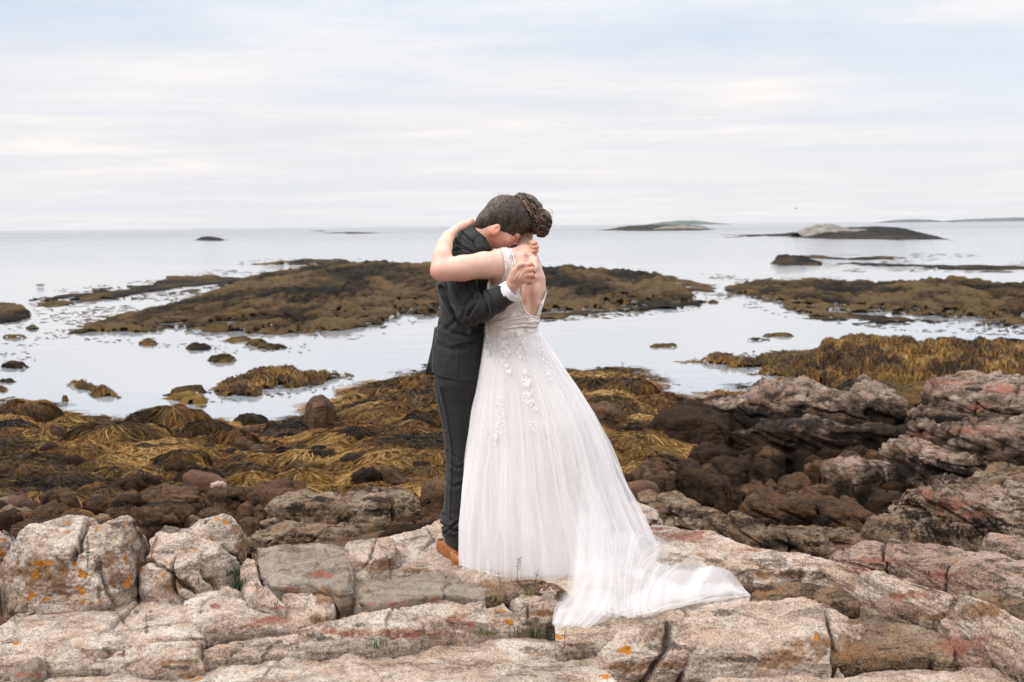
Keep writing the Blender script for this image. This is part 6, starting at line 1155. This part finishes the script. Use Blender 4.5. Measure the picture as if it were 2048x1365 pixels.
def curtain(name, rows, seed, mat, amp=.014, nu=150, nv=190, grow=0.0):
    rows = np.array(rows, float); t = np.linspace(0, 1, nv); yy = np.interp(t, np.linspace(0, 1, len(rows)), rows[:, 0]); xl, xr, dd, bb = [np.interp(yy, rows[:, 0], rows[:, k_]) for k_ in (1, 2, 3, 4)]
    u = np.linspace(0, 1, nu); U, T = np.meshgrid(u, t, indexing='ij'); X = xl + (xr - xl) * U
    q = np.stack([U * 4.5 + seed + .8 * T, T * 1.3, T * 0 + seed], -1); f = 1.6 * fbm(q * .7, 3, seed) + .45 * (1 - np.abs(noise(q, seed + 1)) * 2.2) + .18 * (1 - np.abs(noise(q * np.array([2.7, 1, 1]), seed + 2)) * 2.2)
    Dp = dd[None] - bb[None] * np.sin(np.pi * U) ** .6 - amp * f * (0.3 + T) - grow
    G = P(X, yy[None] + 0 * X, Dp)
    den = np.clip(.16 + .22 * sstep(.5, .9, T) + .22 * sstep(.3, 1, 1 - np.abs(noise(q * np.array([2.7, 1, 1]), seed + 2)) * 2.2) + .12 * f, 0, 1); den = den - (den + .38) * (1 - sstep(0, .55, T - .10 * noise(q * 2, 5)) * np.clip(sstep(0, .22, U + .05 * f) * sstep(1, .70, U - .05 * f) + sstep(.55, .8, T), 0, 1))
    return link(name, mesh_np(name, G.reshape(-1, 3), gridq(nu, nv), mat, attrs={'den': den}), parent=DR)
CR = [(860, 1166, 1200, 5.12, .00), (960, 1152, 1216, 5.06, .03), (1040, 1146, 1226, 5.02, .05), (1120, 1138, 1240, 4.96, .07), (1180, 1126, 1250, 4.88, .08), (1220, 1108, 1240, 4.77, .07), (1248, 1104, 1205, 4.69, .04), (1268, 1120, 1168, 4.65, .01)]
curtain('train_fall', CR, 3, M_TULLE); curtain('train_fall', [(r[0], r[1] + 6, r[2] - 4, r[3] + .03, r[4]) for r in CR[:-1]] + [(1262, 1124, 1160, 4.67, .01)], 8, M_TT, grow=.0); curtain('train_fall', [(r[0] - 6, r[1] + 22, r[2] + 30, r[3] + .015, r[4]) for r in CR[:5]] + [(1225, 1150, 1262, 4.86, .06), (1246, 1180, 1240, 4.85, .01)], 12, M_TT2)
for G_, rr_h in ((G1, .0016), (G2, .0014)):
    V, Q = tubes(np.concatenate([G_[:, -1], G_[:1, -1]])[None], rr_h, 5); link('hem', mesh_np('hem', V, Q, M_THREAD), parent=DR)
# ---- hair
fq = Field(P(1046, 432, 5.50) - .2, P(1046, 432, 5.50) + .2, .003); hb = P(1047, 431, 5.495)
fq.ell(hb, (.098, .108, .106), None, .01)
fq.op(lambda p: ((P(1046, 466, 5.4)[2] - .05 * (p[..., 0] - hb[0])) - p[..., 2] + .004 * noise(p * 60, 2)), hb - .2, hb + .2, 0, 'i')
fq.ell(P(1081, 445, 5.42), (.052, .050, .062), None, .02)
V, Q = fq.mesh(); Nn = vnorm(V, Q); qq = V - P(1081, 445, 5.42)
V = V + Nn * (.005 * fbm(np.stack([np.arctan2(qq[:, 2], qq[:, 0]) * 6, np.linalg.norm(qq, axis=1) * 22, qq[:, 1] * 10], -1), 3, 5))[:, None]
HB = link('hair', mesh_np('hair', V, Q, M_HAIRB, attrs={'tone': np.full(len(V), -.35)}), parent=BRI)
rg = np.random.default_rng(8); paths, rad, ton = [], [], []
bc = P(1081, 445, 5.42)
for i in range(110):   # curls pinned into the bun: short coils lying on its surface
    v = rg.normal(0, 1, 3); v[1] = -abs(v[1]) * .9; v /= np.linalg.norm(v); c0 = bc + v * np.array([.046, .046, .058]) * rg.uniform(.85, 1.05)
    a_ = np.cross(v, rg.normal(0, 1, 3)); a_ /= np.linalg.norm(a_); b_ = np.cross(v, a_); R0 = rg.uniform(.010, .021); turns = rg.uniform(.6, 1.5); s_ = np.linspace(0, 1, 15)
    an = s_ * turns * 2 * np.pi; rr = R0 * (1 - .45 * s_); pth = c0 + (np.cos(an) * rr)[:, None] * a_ + (np.sin(an) * rr)[:, None] * b_ + v * (.006 * np.sin(s_ * np.pi))[:, None] + (s_[:, None] - .5) * (a_ * rg.normal(0, .014) + b_ * rg.normal(0, .014))
    paths.append(pth); rad.append(rg.uniform(.0040, .0075) * np.sin(np.pi * (.12 + .82 * s_)) ** .6); ton.append(rg.normal(.05, .42))
for i in range(46):   # locks swept from the crown back into the bun
    th = rg.uniform(-.9, 1.15); ph = rg.uniform(-1.2, .3); s_ = np.linspace(0, 1, 15)
    st_ = np.array([-.02 + .03 * math.sin(th), -.07 * math.cos(ph), .098 * math.cos(th * .6)]); st_ = hb + st_ * rg.uniform(.9, 1.1)
    en = bc + np.array([-.03, -.01, .03]) + rg.normal(0, .016, 3); m_ = (st_ + en) / 2; dirn = m_ - hb; dirn /= np.linalg.norm(dirn)
    pth = (1 - s_)[:, None] ** 2 * st_ + 2 * (s_ * (1 - s_))[:, None] * (hb + dirn * .135) + s_[:, None] ** 2 * en
    q = (pth - hb) / np.array([.102, .112, .110]); nn_ = np.linalg.norm(q, axis=1, keepdims=True); pth = hb + q / nn_ * np.maximum(nn_, 1.0) * np.array([.102, .112, .110])
    pth += (.004 * np.sin(s_ * 14 + i))[:, None] * np.array([.5, 0, 1])
    paths.append(pth); rad.append(rg.uniform(.004, .0065) * np.sin(np.pi * (.15 + .75 * s_)) ** .5); ton.append(rg.normal(.05, .42))
V, Q = tubes(np.array(paths), np.array(rad), 7); link('curl', mesh_np('curl', V, Q, M_HAIRB, attrs={'tone': np.repeat(ton, 15 * 7)}), parent=HB)
# loose wisps
wp = []
for (x, y, s0) in [(1031, 492, 1), (1028, 494, .8)]:
    s_ = np.linspace(0, 1, 15); an = -1.2 + s_ * 3.6; wp.append(np.array([P(x + 8 * s0 * math.cos(-a) + 1, y + 4 - 7 * s0 * math.sin(a), 5.19) for a in an[::-1]]))
for i in range(26):
    v = rg.normal(0, 1, 3); v[1] = -abs(v[1]); v /= np.linalg.norm(v); c0 = (bc if i % 2 else hb + np.array([.02, 0, .0])) + v * (.066 if i % 2 else .112); s_ = np.linspace(0, 1, 15); t_ = np.cross(v, rg.normal(0, 1, 3)); t_ /= np.linalg.norm(t_)
    if c0[2] < P(1050, 470, 5.35)[2]: continue
    wp.append(c0 + t_ * (s_ * .03)[:, None] + v * (.008 * np.sin(s_ * 3.1))[:, None])
V, Q = tubes(np.array(wp), .0006, 4); link('wisp', mesh_np('wisp', V, Q, M_HAIRB, attrs={'tone': np.zeros(len(V))}), parent=HB)
V, Q = tubes(np.array([[P(x, y, 5.2) for x, y in [(1020, 494), (1024, 491.5), (1029, 490), (1034, 490)]], [P(x, y, 5.2) for x, y in [(1021, 496), (1026, 494), (1031, 493), (1035, 492)]]]), np.array([[.002, .006, .005, .001]] * 2), 6)
link('curl', mesh_np('curl', V, Q, M_HAIRB, attrs={'tone': np.full(len(V), -.3)}), parent=HB)
# earring
# ================================================================== SMALL THINGS
NV = np.concatenate([g.reshape(-1, 3)[::2] for g in ROCKS.values() if g[..., 1].min() < 6.8]); NPX, NPY = proj(NV)
def ground_at(x, y):
    d = np.hypot(NPX - x, NPY - y); m = d < 6
    if not m.any(): return P(x, y, 1.6 * F / max(y - 451, 50))
    c = NV[m]; return c[c[:, 1].argmin()] if c[:, 1].argmin() is not None else c[0]
b = MB('grass_blade'); M_GRASS = b.fin(b.ramp(b.attr('tone'), [(0, (.02, .045, .012)), (.5, (.07, .12, .03)), (.8, (.16, .18, .06)), (1, (.30, .24, .11))]), .6)
b = MB('dry_stem'); M_STEM = b.fin((.05, .035, .02), .8)
rg = np.random.default_rng(55)
GT = 'grass tufts growing in the ledge cracks'
for (x, y, h_, n_, dry, lb) in [(468, 1142, 24, 60, .1, 'green tuft right of the second pale block, upper of two'), (480, 1168, 30, 90, .1, 'biggest green tuft, in the corner beside the wood grained slab'), (400, 1164, 18, 30, .6, 'straw coloured tuft at the foot of the second pale block'), (556, 1199, 16, 30, .4, 'small tuft below the wood grained slab'),
    (640, 1238, 22, 40, .35, 'tuft in the crack left of the red streaked slab'), (758, 1284, 26, 60, .25, 'spiky green tuft in front of the red streaked slab'), (968, 1258, 22, 80, .5, 'wide pale tuft left of the speckled block'), (1046, 1262, 34, 90, .45, 'long blades below the small black speckled block'), (1004, 1192, 14, 40, .8, 'brownish moss like tuft behind the speckled block'), (1060, 1176, 14, 50, .8, 'low brown tuft right under the hem'), (1080, 1270, 20, 50, .7, 'dry tuft by the lobe of the train')]:
    g0 = ground_at(x, y); sc = g0[1] / F; n_ = int(n_); s_ = np.linspace(0, 1, 6)
    bx = rg.normal(0, h_ * .35 * sc * (1.6 if n_ > 70 else 1), n_); by = rg.normal(0, .02, n_); a_ = rg.uniform(0, 2 * np.pi, n_); ln = h_ * sc * rg.uniform(.5, 1.15, n_); bend = rg.uniform(.1, .8, n_)
    base = g0 + np.stack([bx, by, bx * 0 - .012], -1); d_ = np.stack([np.cos(a_), np.sin(a_), a_ * 0], -1)
    pth = base[:, None] + np.array([0, 0, 1.]) * (ln[:, None] * (s_ - .35 * bend[:, None] * s_ ** 2))[..., None] + d_[:, None] * (ln[:, None] * bend[:, None] * .8 * s_ ** 1.8)[..., None]
    side = np.repeat(np.cross(d_, [0, 0, 1.])[:, None], 6, 1); V, Q = ribbons(pth, .0026 * np.array([.9, 1, 1, .8, .5, .08])[None], side)
    link('grass_tuft', mesh_np('grass_tuft', V, Q, M_GRASS, attrs={'tone': np.repeat(np.clip(rg.normal(dry, .25, n_), 0, 1), 12)}), label=lb, cat='grass tuft', group=GT)
for (x, y, h_, lb) in [(1034, 1152, 38, 'tallest dry seed stalk standing in front of the hem'), (1001, 1166, 22, 'leaning dry stalk in front of the left part of the hem'), (1071, 1156, 18, 'short straight dry stalk in front of the hem'), (1128, 1282, 24, 'thin stalk rising by the lobe of the train')]:
    g0 = ground_at(x, y + 10); g0 = P(x, y, min(g0[1], 4.96)); sc = g0[1] / F; s_ = np.linspace(0, 1, 8); pths, rr = [], []
    g0 = g0 - np.array([0, 0, .03]); main = g0 + np.stack([s_ ** 2 * rg.normal(0, .012), s_ * 0, s_ * (h_ * sc + .03)], -1); pths.append(main); rr.append(np.full(8, .0011))
    for k_ in range(7 if h_ > 30 else 2):
        t_ = .5 + .07 * k_; p0 = main[0] * (1 - t_) + main[-1] * t_; q0 = p0 + np.array([(-1) ** k_ * .010, 0, .012]); pths.append(p0 + (q0 - p0) * s_[:, None]); rr.append(np.linspace(.0008, .0018, 8))
    V, Q = tubes(np.array(pths), np.array(rr), 4); link('dry_stalk', mesh_np('dry_stalk', V, Q, M_STEM), label=lb, cat='dry stalk', group='dry grass stalks')
# gulls
b = MB('gull_white'); M_GULL = b.fin((.5, .5, .5), .7); b = MB('gull_grey'); M_GULLG = b.fin((.16, .16, .17), .7); b = MB('gull_bill'); M_BILL = b.fin((.4, .25, .05), .5)
def gull(x, y, d, lb, flying=False, s=1.0):
    c = P(x, y, d) if flying else PZ(x, y, 0.03); root = empty('gull', c, lb, 'gull')
    f_ = Field(c - .45, c + .45, .02); f_.cap(c + np.array([-.16, 0, .05]) * s, c + np.array([.10, 0, .07]) * s, .05 * s, .075 * s, .02); f_.cap(c + np.array([.10, 0, .07]) * s, c + np.array([.17, 0, .17]) * s, .05 * s, .045 * s, .02); f_.cap(c + np.array([-.16, 0, .05]) * s, c + np.array([-.28, 0, .09]) * s, .045 * s, .012 * s, .02)
    V, Q = f_.mesh(); link('body', mesh_np('body', V, Q, M_GULL), parent=root)
    V, Q = tubes(np.array([[c + np.array([.20, 0, .17]) * s, c + np.array([.27, 0, .155]) * s, c + np.array([.28, 0, .15]) * s]]), np.array([[.016, .01, .004]]), 6); link('bill', mesh_np('bill', V, Q, M_BILL), parent=root)
    for sy in (-1, 1):
        t_ = np.linspace(0, 1, 8)
        if flying: sp_ = c + np.stack([.05 * t_, sy * .55 * t_ , .08 + .16 * np.sin(t_ * 2.4)], -1); w_ = .16 * (1 - t_ ** 2) + .02; ax_ = np.array([1., 0, 0])
        else: sp_ = c + np.stack([.12 - .42 * t_, sy * (.075 - .03 * t_), .11 - .01 * t_], -1); w_ = .10 * (1 - t_ ** 2) + .015; ax_ = np.array([0, sy * .3, 1.])
        V, Q = ribbons(sp_[None], w_[None], np.repeat(ax_[None, None], 8, 1)); o = link('wing', mesh_np('wing', V, Q, M_GULLG), parent=root); m_ = o.modifiers.new('t', 'SOLIDIFY'); m_.thickness = .02
gull(82, 574, 0, 'small gull floating on the calm water at the left')
gull(1592, 419, 190, 'far off gull flying above the larger islet', True)
